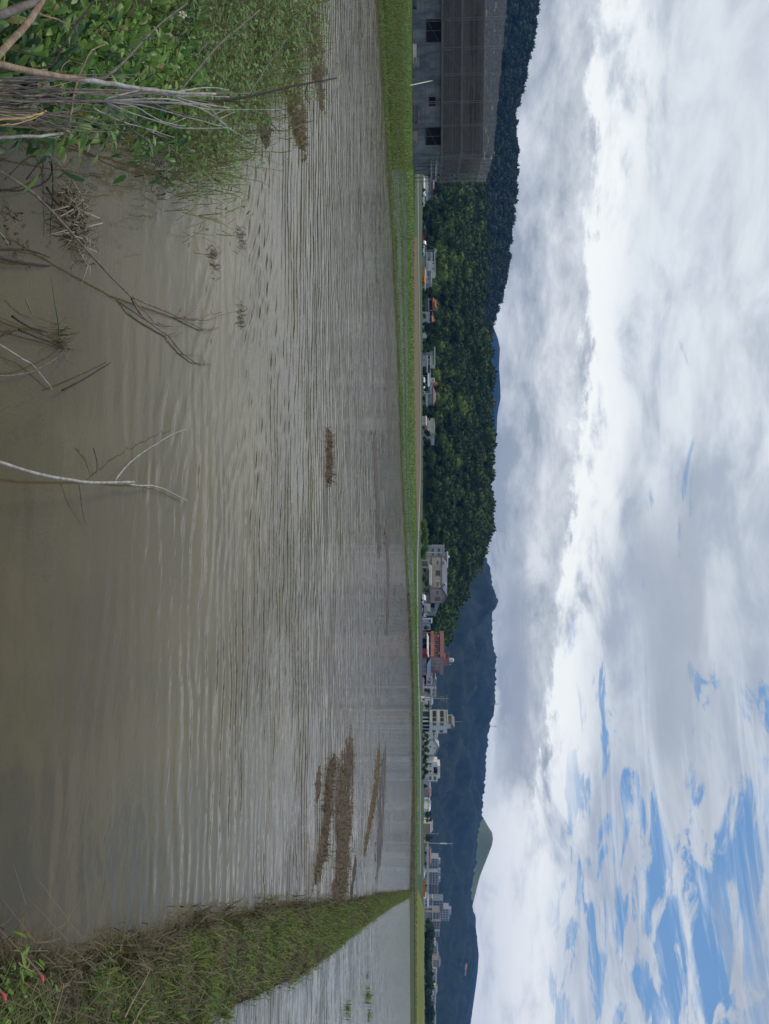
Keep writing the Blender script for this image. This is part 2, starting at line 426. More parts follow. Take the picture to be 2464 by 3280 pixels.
# grassed embankment at the far right
def levee():
    us = np.linspace(2850, 4100, 40); V = []
    for u in us:
        a = gnd(1328, u)
        k = min(1.0, (u - 2846) / 60)
        for t, z in ((0, -.1), (4, .30 * k + .05), (9, .80 * k + .05), (15, 1.22 * k + .05), (22, 1.30 * k + .05), (40, .6 * k)):
            V.append((a.x * (1 + t / a.y), a.y + t, z + 0.04 * nr.standard_normal()))
    n = 6; i = np.arange(n - 1)[None] + n * np.arange(len(us) - 1)[:, None]
    F = np.stack([i, i + 1, i + n + 1, i + n], -1).reshape(-1, 4)[:, ::-1]
    o = npmesh('grass_embankment', np.array(V), F, M['grass_olive'], smooth=True); o['kind'] = 'structure'
levee()
# brown weedy ditch bank in front of it
sheet('brown_ditch_bank', [gnd(x, y, 0.2) for y, x in [(2180, 1327), (2500, 1327.5), (2855, 1327), (2855, 1331), (2500, 1331), (2180, 1330)]], 0.075, M['bank_brown'])

# ------------------------------------------------------------------ hills
def vnoise(p, seed=0):
    """cheap smooth value noise on 2D points"""
    q = np.floor(p).astype(int); f = p - q; f = f * f * (3 - 2 * f)
    def hsh(i, j): return np.modf(np.abs(np.sin(i * 127.1 + j * 311.7 + seed * 74.7) * 43758.5453))[0]
    a, b, c, e = hsh(q[..., 0], q[..., 1]), hsh(q[..., 0] + 1, q[..., 1]), hsh(q[..., 0], q[..., 1] + 1), hsh(q[..., 0] + 1, q[..., 1] + 1)
    return (a * (1 - f[..., 0]) + b * f[..., 0]) * (1 - f[..., 1]) + (c * (1 - f[..., 0]) + e * f[..., 0]) * f[..., 1]
def hill(name, tab, d0, d1, material, nu=120, nv=36, rough=0.0, back=1.35, drop=0.0, power=1.0, folds=0.0, seed=1):
    """terrain whose skyline follows tab [(y, x)] at distance d1, foot at d0; returns a height lookup grid"""
    us = np.linspace(tab[0][0], tab[-1][0], nu)
    tops = np.interp(us, [p[0] for p in tab], [p[1] for p in tab])
    vv = np.r_[np.linspace(0, 1, nv), np.linspace(1.08, back, 5)]
    D = d0 + (d1 - d0) * vv
    U, DD = np.meshgrid(us, D, indexing='ij')
    ztop = CAMZ + (tops - HORX) / FPX * d1 - drop
    t = np.clip(vv, 0, 1)
    prof = t ** power
    Z = np.outer(ztop, prof)
    Z = np.where(vv[None] > 1, np.outer(ztop, 1 - (vv - 1) * 1.2), Z)
    Xw = (U - 1640) / FPX * DD
    if folds:
        m = vnoise(np.stack([Xw, DD], -1) / (d1 * 0.06), seed) + 0.5 * vnoise(np.stack([Xw, DD], -1) / (d1 * 0.025), seed + 3) - 0.75
        Z = Z + folds * m * ztop[:, None] * (np.sin(np.pi * np.clip(vv, 0, 1)) ** 0.8)[None]
    if rough: Z = Z + rough * nr.standard_normal(Z.shape) * (t > 0.02)[None]
    Z = np.where(vv[None] <= 0, -0.5, Z)
    V = np.stack([Xw, DD, Z], -1)
    n = len(vv); i = np.arange(n - 1)[None] + n * np.arange(nu - 1)[:, None]
    F = np.stack([i, i + n, i + n + 1, i + 1], -1).reshape(-1, 4)
    o = npmesh(name, V.reshape(-1, 3), F, material, smooth=True); o['kind'] = 'structure'
    return V, t
mat('forest_floor', (.020, .032, .012), (.012, .022, .008), 0.05, 0.95)
GREEN = [(430, 1490), (500, 1520), (560, 1540), (620, 1548), (700, 1552), (760, 1560), (900, 1556), (960, 1548), (1010, 1548), (1060, 1562), (1100, 1572), (1200, 1576), (1300, 1573), (1400, 1570), (1480, 1568), (1560, 1578), (1640, 1582), (1700, 1574), (1760, 1556), (1800, 1541), (1850, 1517), (1900, 1494), (1950, 1471), (2000, 1447), (2030, 1428), (2060, 1404), (2085, 1375)]
DARK = [(-420, 1790), (-200, 1765), (0, 1731), (100, 1716), (168, 1702), (250, 1686), (330, 1668), (362, 1652), (430, 1655), (489, 1658), (560, 1663), (674, 1647), (800, 1636), (900, 1621), (960, 1604), (1000, 1596), (1040, 1585), (1100, 1572), (1200, 1550), (1300, 1500)]
gV, gt = hill('green_hill', GREEN, 330, 450, M['forest_floor'], power=0.8, drop=4.0, folds=0.10)
dV, dt = hill('dark_hill', DARK, 480, 720, M['forest_floor'], power=0.9, drop=5.0, folds=0.10, seed=4)

# tree crowns: lumpy solids with leaf clumps around them
def ico(sub):
    bm = bmesh.new(); bmesh.ops.create_icosphere(bm, subdivisions=sub, radius=1.0)
    V = np.array([v.co[:] for v in bm.verts]); F = np.array([[v.index for v in f.verts] for f in bm.faces]); bm.free()
    return V, F
def crown_template(sub, cards, csize, lob=9, squash=0.85):
    V, F = ico(sub)
    dirs = nr.standard_normal((lob, 3)); dirs[:, 2] = np.abs(dirs[:, 2]) * 0.8; dirs /= np.linalg.norm(dirs, axis=1)[:, None]
    k = np.max(np.exp(-6.0 * (1 - V @ dirs.T)) * nr.uniform(0.6, 1, lob)[None], axis=1)
    r = 0.56 + 0.42 * k + 0.13 * nr.standard_normal(len(V))
    V2 = V * r[:, None]; V2[:, 2] *= squash
    # leaf clumps: triangles standing off the surface
    idx = nr.integers(0, len(V2), cards); c = V2[idx] * nr.uniform(0.92, 1.14, cards)[:, None]
    a = nr.standard_normal((cards, 3)); a /= np.linalg.norm(a, axis=1)[:, None]
    b = nr.standard_normal((cards, 3)); b -= (b * a).sum(1)[:, None] * a; b /= np.linalg.norm(b, axis=1)[:, None]
    sz = csize * nr.uniform(0.6, 1.3, cards)[:, None]
    T = np.stack([c + a * sz, c - a * sz * 0.5 + b * sz * 0.8, c - a * sz * 0.5 - b * sz * 0.8], 1).reshape(-1, 3)
    n = len(V2)
    F2 = np.concatenate([F, (n + np.arange(cards * 3)).reshape(-1, 3)])
    VV = np.concatenate([V2, T])
    tint = np.clip(0.10 + 0.35 * (VV[:, 2] > 0.3) * nr.uniform(0, 1, len(VV)), 0, 1) * 0 + nr.uniform(0, .18, len(VV))
    return VV, F2, tint
def forest(name, temps, pos, scl, zs, hue, material, label=None):
    Vs, Fs, Ts = [], [], []; off = 0
    for p, s, sz, h in zip(pos, scl, zs, hue):
        V, F, tn = temps[nr.integers(len(temps))]
        q = nr.uniform(0, 6.28); c_, s_ = math.cos(q), math.sin(q)
        Vr = np.stack([(V[:, 0] * c_ - V[:, 1] * s_) * s, (V[:, 0] * s_ + V[:, 1] * c_) * s, V[:, 2] * sz], -1) + p
        Vs.append(Vr); Fs.append(F + off); Ts.append(np.clip(h + tn, 0, 1)); off += len(V)
    o = npmesh(name, np.concatenate(Vs), np.concatenate(Fs), material, tint=np.concatenate(Ts), smooth=False)
    o['kind'] = 'stuff'
    return o
def scatter_on(V, step, jit, u_lo=0, t_lo=1, t_hi=None):
    """points over the visible side of a hill grid, about step metres apart"""
    nu, nv, _ = V.shape; nv = (t_hi or nv)
    pts = []
    w = V[-1, 0, 0] - V[0, 0, 0]
    A = V[:, t_lo:nv]
    for i in range(nu - 1):
        for j in range(A.shape[1] - 1):
            a, b, c_ = A[i, j], A[i + 1, j], A[i, j + 1]
            area = np.linalg.norm(np.cross(b - a, c_ - a)); k = area / step ** 2
            k = int(k) + (nr.uniform() < k - int(k))
            for _ in range(k):
                s, t = nr.uniform(), nr.uniform()
                pts.append(a + (b - a) * s + (c_ - a) * t)
    return np.array(pts)
mat('leaf_hill', (.040, .074, .014), (.016, .034, .008), 0.35, 0.85, 0.0, tint=(.140, .195, .036), trans=0.12)
mat('leaf_dark', (.026, .042, .018), (.014, .026, .012), 0.3, 0.9, 0.0, tint=(.050, .066, .030), trans=0.1)
tA = [crown_template(2, 260, 0.19) for _ in range(7)]
tB = [crown_template(2, 110, 0.22) for _ in range(6)]
pts = scatter_on(gV, 4.3, 0, t_hi=37)
sc = nr.uniform(1.9, 4.6, len(pts)) * np.where(nr.uniform(0, 1, len(pts)) < .07, 1.5, 1.0); pts[:, 2] += sc * nr.uniform(.3, .75, len(pts))
big_ = vnoise(pts[:, :2] / 28.0, 9)
forest('green_hill_woods', tA, pts, sc, sc * nr.uniform(0.85, 1.2, len(pts)), np.clip(nr.uniform(-0.3, 0.45, len(pts)) + 0.8 * (big_ - 0.5) + np.where(nr.uniform(0, 1, len(pts)) < .06, .45, 0), 0, 1), M['leaf_hill'])
pts = scatter_on(dV, 6.0, 0, t_hi=37)
sc = nr.uniform(3.0, 5.2, len(pts)); pts[:, 2] += sc * 0.6
forest('dark_hill_woods', tB, pts, sc, sc * nr.uniform(0.9, 1.3, len(pts)), nr.uniform(0, 0.5, len(pts)), M['leaf_dark'])

# far mountains
mat('mountain_forest', (.022, .034, .016), (.006, .011, .007), 0.035, 0.95, 1.0, stretch=(1, .6, 1), bscale=0.09, lo=.3, hi=.7)
mat('mountain_grass', (.110, .150, .050), (.075, .110, .035), 0.006, 0.95)
mat('mountain_sunlit', (.21, .215, .07), (.13, .145, .05), 0.01, 0.95)  # sunshine on the peak is put into this lighter colour
RIDGE = [(1250, 1430), (1500, 1470), (1680, 1515), (1790, 1552), (1850, 1572), (1900, 1582), (1950, 1578), (2000, 1574), (2080, 1578), (2105, 1586), (2200, 1584), (2280, 1577), (2350, 1562), (2420, 1555), (2500, 1550), (2570, 1545), (2620, 1538), (2660, 1531), (2740, 1524), (2790, 1516), (2850, 1506), (2920, 1514), (2960, 1520), (3000, 1517), (3050, 1521), (3130, 1514), (3220, 1508), (3280, 1500), (3500, 1480), (3900, 1450)]
rV, _ = hill('forested_ridge', RIDGE, 1250, 1900, M['mountain_forest'], nu=300, nv=60, rough=2.2, folds=0.44, power=0.9, seed=6)
PEAK = [(2500, 1500), (2570, 1528), (2610, 1545), (2640, 1562), (2660, 1575), (2680, 1578), (2700, 1575), (2730, 1564), (2760, 1552), (2800, 1537), (2850, 1524), (2900, 1512), (3000, 1480)]
hill('green_peak', PEAK, 2050, 2350, M['mountain_sunlit'], nu=120, nv=24, folds=0.15, seed=8)
FARL = [(950, 1540), (1040, 1575), (1090, 1594), (1120, 1600), (1180, 1597), (1240, 1601), (1280, 1602), (1310, 1595), (1340, 1591), (1400, 1589), (1450, 1582), (1490, 1572), (1600, 1540)]
hill('distant_mountain', FARL, 2700, 3000, M['mountain_forest'], nu=90, nv=20, folds=0.2, seed=9)
FARR = [(2880, 1500), (2930, 1524), (2960, 1523), (3050, 1533), (3100, 1530), (3150, 1524), (3200, 1517), (3280, 1506), (3500, 1495), (3900, 1490)]
hill('distant_hills', FARR, 2500, 2800, M['mountain_forest'], nu=90, nv=20, folds=0.2, seed=12)

# the moist air between the camera and the mountains
hz = MB().box(-3600, 3600, -900, 3950, -1.8, 300).build('haze', None)
hz['kind'] = 'stuff'
hm = bpy.data.materials.new('haze_air'); hm.use_nodes = True; t = hm.node_tree; t.nodes.clear()
pv = t.nodes.new('ShaderNodeVolumePrincipled'); pv.inputs['Color'].default_value = (.10, .34, .86, 1)
pv.inputs['Density'].default_value = 0.00014; pv.inputs['Anisotropy'].default_value = 0.0
ou = t.nodes.new('ShaderNodeOutputMaterial'); t.links.new(pv.outputs[0], ou.inputs['Volume'])
hz.data.materials.append(hm)

# things seen on the far ridge
def on_ridge(x, u):
    us = (rV[:, 1, 0] / rV[:, 1, 1]) * FPX + 1640; i = int(np.argmin(np.abs(us - u))); col_ = rV[i, :60]
    xs = HORX + (col_[:, 2] - CAMZ) / col_[:, 1] * FPX; j = int(np.argmax(xs >= x)) or 59
    return Vector(col_[j])
mat('orange_roof_far', (.62, .30, .06), (.50, .22, .05), .05, .8); mat('pylon_steel', (.34, .36, .38), (.28, .30, .32), 1, .6)
p = on_ridge(1486, 3082); rt = empty('hillside_hall', p, 0, 'orange roofed hall high on the far ridge', 'building')
for k, (x0, x1, z0, z1, dy) in enumerate(((-18, 22, 0, 1.2, 0), (-6, 12, 2.2, 3.6, 8))):
    MB().box(x0, x1, dy, dy + 7, z0 - 3, z0 + 1).build('wall', M['concrete'], rt); MB().prism([(dy - 1, z0 + 1.1), (dy + 8, z0 + 1.1), (dy + 3.5, z1 + 1.1)], 'x', x0 - 1, x1 + 1).build('roof', M['orange_roof_far'], rt)
for x, u, lb in ((1560, 1982, 'topmost thin pylon on the far ridge'), (1562, 2138, 'second thin pylon on the far ridge'), (1562, 2254, 'third thin pylon on the far ridge'), (1560, 2318, 'lowest thin pylon on the far ridge')):
    p = on_ridge(x, u); rt = empty('pylon', p, 0, lb, 'pylon')
    for sx in (-1, 1):
        for sy in (-1, 1): MB().tube([(sx * 2, sy * 2, -3), (sx * .35, sy * .35, 17)], .16, 4).build('leg', M['pylon_steel'], rt)
    for z, w in ((11, 3.2), (14, 2.8), (17, 2.2)): MB().tube([(-w, 0, z), (w, 0, z)], .15, 4).build('cross_arm', M['pylon_steel'], rt)
# ------------------------------------------------------------------ buildings
def wallm(n, c, k=0.82, sc=0.8): return mat(n, c, tuple(q * k for q in c), sc, 0.85, 0.15, stretch=(1, 1, .35))
wallm('w_white', (.72, .72, .70)); wallm('w_cream', (.66, .62, .50)); wallm('w_beige', (.52, .42, .33)); wallm('w_grey', (.42, .43, .46))
wallm('w_pink', (.46, .20, .155)); wallm('w_mauve', (.40, .26, .27)); wallm('w_palegreen', (.52, .58, .50)); wallm('w_lav', (.42, .42, .50))
wallm('w_teal', (.20, .27, .29)); wallm('w_moss', (.10, .125, .10)); wallm('w_tan', (.36, .30, .24)); wallm('w_greypink', (.34, .29, .29)); wallm('w_bluegrey', (.26, .29, .34))
wallm('r_grey', (.22, .22, .25)); wallm('r_maroon', (.19, .075, .080)); wallm('r_pinkbrown', (.30, .17, .16)); wallm('r_orange', (.50, .17, .045))
wallm('r_red', (.40, .06, .045)); wallm('awning', (.74, .74, .74)); wallm('r_steel', (.33, .37, .42)); wallm('orange', (.62, .24, .03)); wallm('crimson', (.28, .025, .03))
wallm('steel_tank', (.62, .62, .60)); wallm('timber', (.16, .13, .10))
mat('unlit_inside', (.018, .018, .022), (.010, .010, .012), 1.0, 0.9)  # near-black colour stands for the shade inside openings and recesses
mat('glass', (.035, .042, .050), (.022, .027, .034), 0.5, 0.12, spec=0.6)
mat('glass_green', (.075, .11, .10), (.05, .08, .075), 0.5, 0.15, spec=0.6)
mat('frame_w', (.68, .68, .67), (.58, .58, .57), 3.0, 0.5)
mat('frame_d', (.10, .10, .11), (.07, .07, .08), 3.0, 0.5)
mat('pole', (.42, .41, .38), (.32, .31, .29), 2.0, 0.85)
mat('lamp_grey', (.30, .31, .32), (.24, .25, .26), 2.0, 0.6, metal=0.4)
mat('hazard_orange', (.60, .20, .02), (.48, .15, .02), 2.0, 0.7)
mat('car_white', (.76, .77, .78), (.70, .71, .72), 1.0, 0.25, spec=0.6)
mat('tyre', (.02, .02, .02), (.014, .014, .014), 4, 0.9)

class Bld:
    """a building whose pieces are given in photo pixels on its front; rot turns it about its reference edge u0"""
    def __init__(s, name, label, u0, d, rot=0.0, cat='house', group=None, z0=0.02):
        s.d, s.u0, s.k, s.z0 = d, u0, d / FPX, z0
        phi = math.atan((u0 - 1640) / FPX)
        s.cf = math.cos(R(rot) + phi) / math.cos(phi); s.sf = abs(math.sin(R(rot) + phi)) / math.cos(phi)
        s.root = empty(name, ((u0 - 1640) * s.k, d, z0), R(rot), label, cat, group)
    def X(s, u): return (u - s.u0) * s.k / s.cf
    def D(s, u): return abs(u - s.u0) * s.k / max(s.sf, 0.05)
    def Z(s, x): return max(0.0, CAMZ + (x - HORX) * s.k - s.z0) if x is not None else 0.0
    def box(s, part, m, u0, u1, x0, x1, y0=0.0, y1=6.0, parent=None):
        return MB().box(s.X(u0), s.X(u1), y0, y1, s.Z(x0), s.Z(x1)).build(part, M[m], parent or s.root)
    def win(s, u0, u1, x0, x1, y=0.0, fr='frame_w', gl='glass', n=2, name='window'):
        a, b, c, e = s.X(u0), s.X(u1), s.Z(x0), s.Z(x1); t = 0.09
        o = MB().box(a, b, y - 0.03, y + 0.03, c, e).build(name, M[gl], s.root)
        m = MB().box(a - t, b + t, y - .10, y - .002, c - t, c).box(a - t, b + t, y - .10, y - .002, e, e + t).box(a - t, a, y - .10, y - .002, c, e).box(b, b + t, y - .10, y - .002, c, e)
        for i in range(1, n): q = a + (b - a) * i / n; m.box(q - .03, q + .03, y - .08, y - .031, c, e)
        m.build('frame', M[fr], o); return o
    def swin(s, u0, u1, x0, x1, xs=0.0, fr='frame_w', gl='glass'):
        """window in the right-hand side wall at local x = xs"""
        a, b, c, e = s.D(u0), s.D(u1), s.Z(x0), s.Z(x1); t = .09
        o = MB().box(xs - .03, xs + .03, a, b, c, e).build('window', M[gl], s.root)
        MB().box(xs + .002, xs + .10, a - t, b + t, c - t, c).box(xs + .002, xs + .10, a - t, b + t, e, e + t).box(xs + .002, xs + .10, a - t, a, c, e).box(xs + .002, xs + .10, b, b + t, c, e).build('frame', M[fr], o)
        return o
    def gable(s, m, u0, u1, xe, xr, y0, y1, ov=0.35, axis='x', part='roof', hip=0.0, th=0.18, parent=None):
        """pitched roof; axis = direction of the ridge; hip = how far the ridge ends are drawn in (metres)"""
        a, b, ze, zr = s.X(u0) - ov, s.X(u1) + ov, s.Z(xe), s.Z(xr); y0, y1 = y0 - ov, y1 + ov
        if axis == 'x':
            ym = (y0 + y1) / 2; r0, r1 = (a + hip, ym, zr), (b - hip, ym, zr)
        else:
            xm = (a + b) / 2; r0, r1 = (xm, y0 + hip, zr), (xm, y1 - hip, zr)
        v = [(a, y0, ze), (b, y0, ze), (b, y1, ze), (a, y1, ze), r0, r1]
        f = [(0, 1, 5, 4), (2, 3, 4, 5), (3, 0, 4), (1, 2, 5), (3, 2, 1, 0)] if axis == 'x' else [(0, 1, 4), (1, 2, 5, 4), (2, 3, 5), (3, 0, 4, 5), (3, 2, 1, 0)]
        o = MB().add(v, f).build(part, M[m], parent or s.root)
        MB().box(a, b, y0, y1, ze - th, ze - .003).build('eave', M[m], o)
        return o
    def shed(s, m, u0, u1, x0, x1, y0, y1, th=.12, part='awning', parent=None):
        """sloping sheet: front edge at x0, back edge at x1"""
        a, b, z0, z1 = s.X(u0), s.X(u1), s.Z(x0), s.Z(x1)
        return MB().prism([(y0, z0), (y0, z0 + th), (y1, z1 + th), (y1, z1)], 'x', a, b).build(part, M[m], parent or s.root)
    def tank(s, u, x0, x1, r, y, m='steel_tank', part='water_tank'):
        o = MB().cyl(s.X(u), y, s.Z(x0), s.Z(x1), r, r, 14).build(part, M[m], s.root)
        MB().cyl(s.X(u), y, s.Z(x1) + .003, s.Z(x1) + r * .45, r * .98, r * .25, 14).build('lid', M[m], o); return o

# ---- unfinished concrete building with scaffold, far left
def site():
    rot = R(10); D0 = 99.0; bx, by = (488 - 1640) / FPX * D0, D0
    ex = Vector((math.cos(rot), math.sin(rot)))
    def LX(u):                       # photo row -> position along the facade (0 at the right corner)
        k = (u - 1640) / FPX         # solve bx + t ex.x = k (by + t ex.y)
        return (k * by - bx) / (ex.x - k * ex.y)
    def LZ(x, u=488):
        t = LX(u); dd = by + t * ex.y
        return CAMZ + (x - HORX) / FPX * dd
    mat('raw_concrete', (.240, .258, .268), (.115, .135, .155), 0.9, 0.9, 0.3, stretch=(1, 1, .4), detail=8)
    mat('slab_concrete', (.25, .26, .27), (.18, .19, .20), 0.6, 0.9, 0.3)
    mat('formwork', (.125, .108, .104), (.060, .054, .056), 0.7, 0.85, 0.3, stretch=(.25, 1, 5))
    mat('tube_steel', (.24, .25, .26), (.15, .16, .17), 2, 0.5, metal=0.5)
    mat('board_pale', (.66, .62, .50), (.58, .54, .42), 2, 0.8)
    root = empty('unfinished_building', (bx, by, 0.02), rot, 'unfinished concrete building with formwork boards on its upper floors', 'building')
    L = -24.0; W0 = 0.25; DEP = 11.0
    zf, z2, z3 = 3.72, 6.22, 8.95
    ops = [(LX(63), LX(139), LZ(1362, 100), LZ(1424, 100) - .1), (LX(312), LX(343), LZ(1373, 330), LZ(1396, 330)), (LX(409), LX(468), LZ(1361, 440), LZ(1415, 440) - .05)]
    # ground-floor wall: pieces between and around the openings
    xs = L
    for i, (a, b, c, e) in enumerate(ops):
        MB().box(xs, a, 0, W0, 0, zf - .15).build('wall', M['raw_concrete'], root)
        MB().box(a, b, .002, W0 - .002, 0, c).build('wall', M['raw_concrete'], root)
        if zf - .15 - e > .05: MB().box(a, b, .002, W0 - .002, e, zf - .15).build('wall', M['raw_concrete'], root)
        MB().box(a + .03, b - .03, .18, .23, c, e).build('window_opening', M['unlit_inside'], root)
        t = .05
        MB().box(a, a + t, -.03, .15, c, e).box(b - t, b, -.03, .15, c, e).box(a, b, -.03, .15, e - t, e - .002).box(a, b, -.03, .15, c + .002, c + t).box((a + b) / 2 - .03, (a + b) / 2 + .03, .0, .12, c, e).build('timber_frame', M['timber'], root)
        xs = b
    MB().box(xs, -.002, 0, W0, 0, zf - .15).build('wall', M['raw_concrete'], root)
    MB().box(-W0, 0, W0 + .002, DEP, 0, zf - .15).build('side_wall', M['raw_concrete'], root)
    for z in (.95, 1.55, 2.9): MB().box(L, LX(60), -.012, -.001, z, z + .035).box(LX(345), LX(406), -.012, -.001, z, z + .035).box(LX(142), LX(309), -.012, -.001, z, z + .035).build('pour_joint', M['formwork'], root)
    for k, (u, w, h_, m_) in enumerate(((30, 1.6, .5, 'formwork'), (200, 2.2, .45, 'board_pale'), (225, 1.2, .8, 'slab_concrete'), (385, 1.8, .6, 'formwork'), (455, 1.1, .5, 'w_tan'))):
        x_ = LX(u); pile = empty('material_pile', (bx + math.cos(rot) * x_ + .35, by + math.sin(rot) * x_ - 2.0, .05), rot, ('stack of dark boards nearest the top edge by the unfinished wall', 'low stack of pale planks by the leaning board', 'grey block heap beside the pale planks', 'stack of dark boards between the two lower windows', 'tan heap under the lowest window of the unfinished building')[k], 'building material')
        for j in range(4): MB().box(-w / 2 + rnd.uniform(-.1, .1), w / 2 + rnd.uniform(-.1, .1), -.4, .4, j * h_ / 4 + .004, (j + 1) * h_ / 4).build('board', M[m_], pile)
    for z, nm in ((zf, 'floor_slab'), (z2, 'floor_slab')):
        MB().box(L, .12, -.12, DEP, z - .15, z + .1).build(nm, M['slab_concrete'], root)
    MB().box(L, -.3, .35, DEP - .3, zf + .11, z3 - .3).build('inner_shell', M['unlit_inside'], root)
    # formwork boards, one by one, on the two upper floors
    for lev, (za, zb) in enumerate(((zf + .12, z2 - .17), (z2 + .12, z3))):
        n = int((zb - za) / .22)
        for r_ in range(n):
            z = za + r_ * (zb - za) / n; h = (zb - za) / n - .04; x = L
            while x < -.05:
                w = rnd.uniform(1.6, 3.4); x1 = min(x + w, 0); gap = lev == 1 and 3 <= r_ <= 8 and x < LX(335) < x1
                gap2 = lev == 1 and 4 <= r_ <= 7 and LX(70) < (x + x1) / 2 < LX(190)
                if not gap and not gap2: MB().box(x, x1 - .02, rnd.uniform(.0, .16), .30, z, z + h).build('formwork_board', M['formwork'], root)
                x = x1
            MB().box(.0 - .02, .22, .32, DEP * .96, z, z + h).build('side_formwork_board', M['formwork'], root)
    for z in (zf + .9, zf + 1.9, z2 + .8, z2 + 1.9): MB().box(L, .1, -.10, .035, z, z + .12).build('waling_beam', M['formwork'], root)
    # scaffold: tubes and nets
    sc_ = empty('scaffold', (bx, by, 0.02), rot, 'tube scaffold with grey safety nets wrapped round the unfinished building', 'scaffold')
    uu = [-60, 0, 75, 168, 250, 338, 412, 488]; top = {u: LZ(np.interp(u, [-60, 0, 488], [1632, 1624, 1579]), u) for u in uu}
    xsn = [LX(u) for u in uu[:-1]] + [.9]; tops = [top[u] for u in uu]
    def tube(a, b, r=.035, name='scaffold_tube', m='tube_steel'): return MB().tube([a, b], r, 6).build(name, M[m], sc_)
    for x, z in zip(xsn, tops):
        tube((x, -1.0, 0), (x, -1.0, z + rnd.uniform(.1, .5)), .04, 'scaffold_pole'); tube((x, -.35, 0), (x, -.35, z), .04, 'scaffold_pole')
    for z in (1.65, zf, zf + 1.3, z2, z2 + 1.4, z3):
        for i in range(len(xsn) - 1): tube((xsn[i], -1.02, z), (xsn[i + 1], -1.02, z), .03, 'ledger')
    for i in range(len(xsn) - 1):
        for z0, z1, k in ((1.65, zf, i % 2), (zf, z2, 1 - i % 2), (z2, z3, i % 2), (z3, min(tops[i], tops[i + 1]), 1 - i % 2)):
            a, b = (xsn[i], z0), (xsn[i + 1], z1)
            if k: a, b = (xsn[i], z1), (xsn[i + 1], z0)
            tube((a[0], -1.06, a[1]), (b[0], -1.06, b[1]), .013, 'brace')
    for z in (zf - .05, z2, z3):
        for i in range(len(xsn) - 1): MB().box(xsn[i] + .03, xsn[i + 1] - .03, -.98, -.4, z - .04, z).build('walk_board', M['slab_concrete'], sc_)
    # side return of the scaffold
    ys = [-1.0, 2.2, 5.6, 9.0, DEP + .6]; ztop = LZ(1577, 488)
    for y in ys[1:]: tube((.9, y, 0), (.9, y, ztop), .04, 'scaffold_pole'); tube((.4, y, 0), (.4, y, ztop - .4), .04, 'scaffold_pole')
    for z in (1.65, 2.6, 3.1, zf, z2, z3):
        for i in range(len(ys) - 1): tube((.92, ys[i], z), (.92, ys[i + 1], z), .03, 'ledger')
    for i in range(len(ys) - 1): tube((.95, ys[i], zf if i % 2 else .2), (.95, ys[i + 1], .2 if i % 2 else zf), .025, 'brace')
    for i in range(3):
        MB().box(.42, .88, ys[i + 1], ys[i + 2] - .05, 2.92, 3.16).build('pale_plank', M['board_pale'], sc_)
        MB().box(.42, .88, ys[i + 1], ys[i + 2] - .05, 2.28, 2.46).build('grey_plank', M['w_lav'], sc_)
    # nets: see-through woven cloth; the top band's lighter colour stands in for backlight
    for nm, o0, o1, ca, cb in (('net', .22, .16, (.36, .33, .32), (.26, .24, .235)), ('net_backlit', .30, .22, (.46, .43, .425), (.36, .335, .33))):
        m = bpy.data.materials.new(nm); m.use_nodes = True; t = m.node_tree; t.nodes.clear(); M[nm] = m
        v = X(t, t.nodes.new('ShaderNodeTexCoord').outputs['Object'])
        n1 = noise(t, scaled(t, v, 1.6, 1.6, .5), 1.4, 7, .7)
        df = t.nodes.new('ShaderNodeBsdfDiffuse'); t.links.new(mixc(t, n1.step(.3, .7), ca, cb).s, df.inputs[0])
        tl = t.nodes.new('ShaderNodeBsdfTranslucent'); tl.inputs[0].default_value = (.34, .31, .31, 1)
        m1 = t.nodes.new('ShaderNodeMixShader'); m1.inputs[0].default_value = .35; t.links.new(df.outputs[0], m1.inputs[1]); t.links.new(tl.outputs[0], m1.inputs[2])
        tp = t.nodes.new('ShaderNodeBsdfTransparent'); m2 = t.nodes.new('ShaderNodeMixShader')
        t.links.new((n1.step(.2, .8) * o1 + o0).s, m2.inputs[0]); t.links.new(tp.outputs[0], m2.inputs[1]); t.links.new(m1.outputs[0], m2.inputs[2])
        ou = t.nodes.new('ShaderNodeOutputMaterial'); t.links.new(m2.outputs[0], ou.inputs[0])
    def net(pa, pb, z0, za, zb, nx=10, nz=10, sag=.12, m_='net'):
        Vs, Fs = [], []
        for j in range(nz + 1):
            for i in range(nx + 1):
                f, g = i / nx, j / nz; zt = za + (zb - za) * f - sag * 4 * f * (1 - f) * g
                bulge = .10 * math.sin(math.pi * f) * math.sin(3.1 * math.pi * g) + .04 * rnd.uniform(-1, 1)
                p = Vector(pa).lerp(Vector(pb), f); nrm = Vector((pb[1] - pa[1], -(pb[0] - pa[0]))).normalized()
                Vs.append((p.x + nrm.x * bulge, p.y + nrm.y * bulge, z0 + (zt - z0) * g))
        for j in range(nz):
            for i in range(nx): a = j * (nx + 1) + i; Fs.append((a, a + 1, a + nx + 2, a + nx + 1))
        MB().add(Vs, Fs).build('safety_net', M[m_], sc_, True)
    for i in range(len(xsn) - 1):
        net((xsn[i], -1.2), (xsn[i + 1], -1.2), zf - .1, z3 + .05, z3 + .05, sag=0)
        net((xsn[i], -1.24), (xsn[i + 1], -1.24), z3 - .05, tops[i], tops[i + 1], 10, 5, m_='net_backlit')
    for i in range(len(ys) - 1):
        net((1.1, ys[i]), (1.1, ys[i + 1]), zf - .1, z3 + .05, z3 + .05, 8, 8, 0)
        net((1.14, ys[i]), (1.14, ys[i + 1]), z3 - .05, ztop, ztop, 8, 4, .08, 'net_backlit')
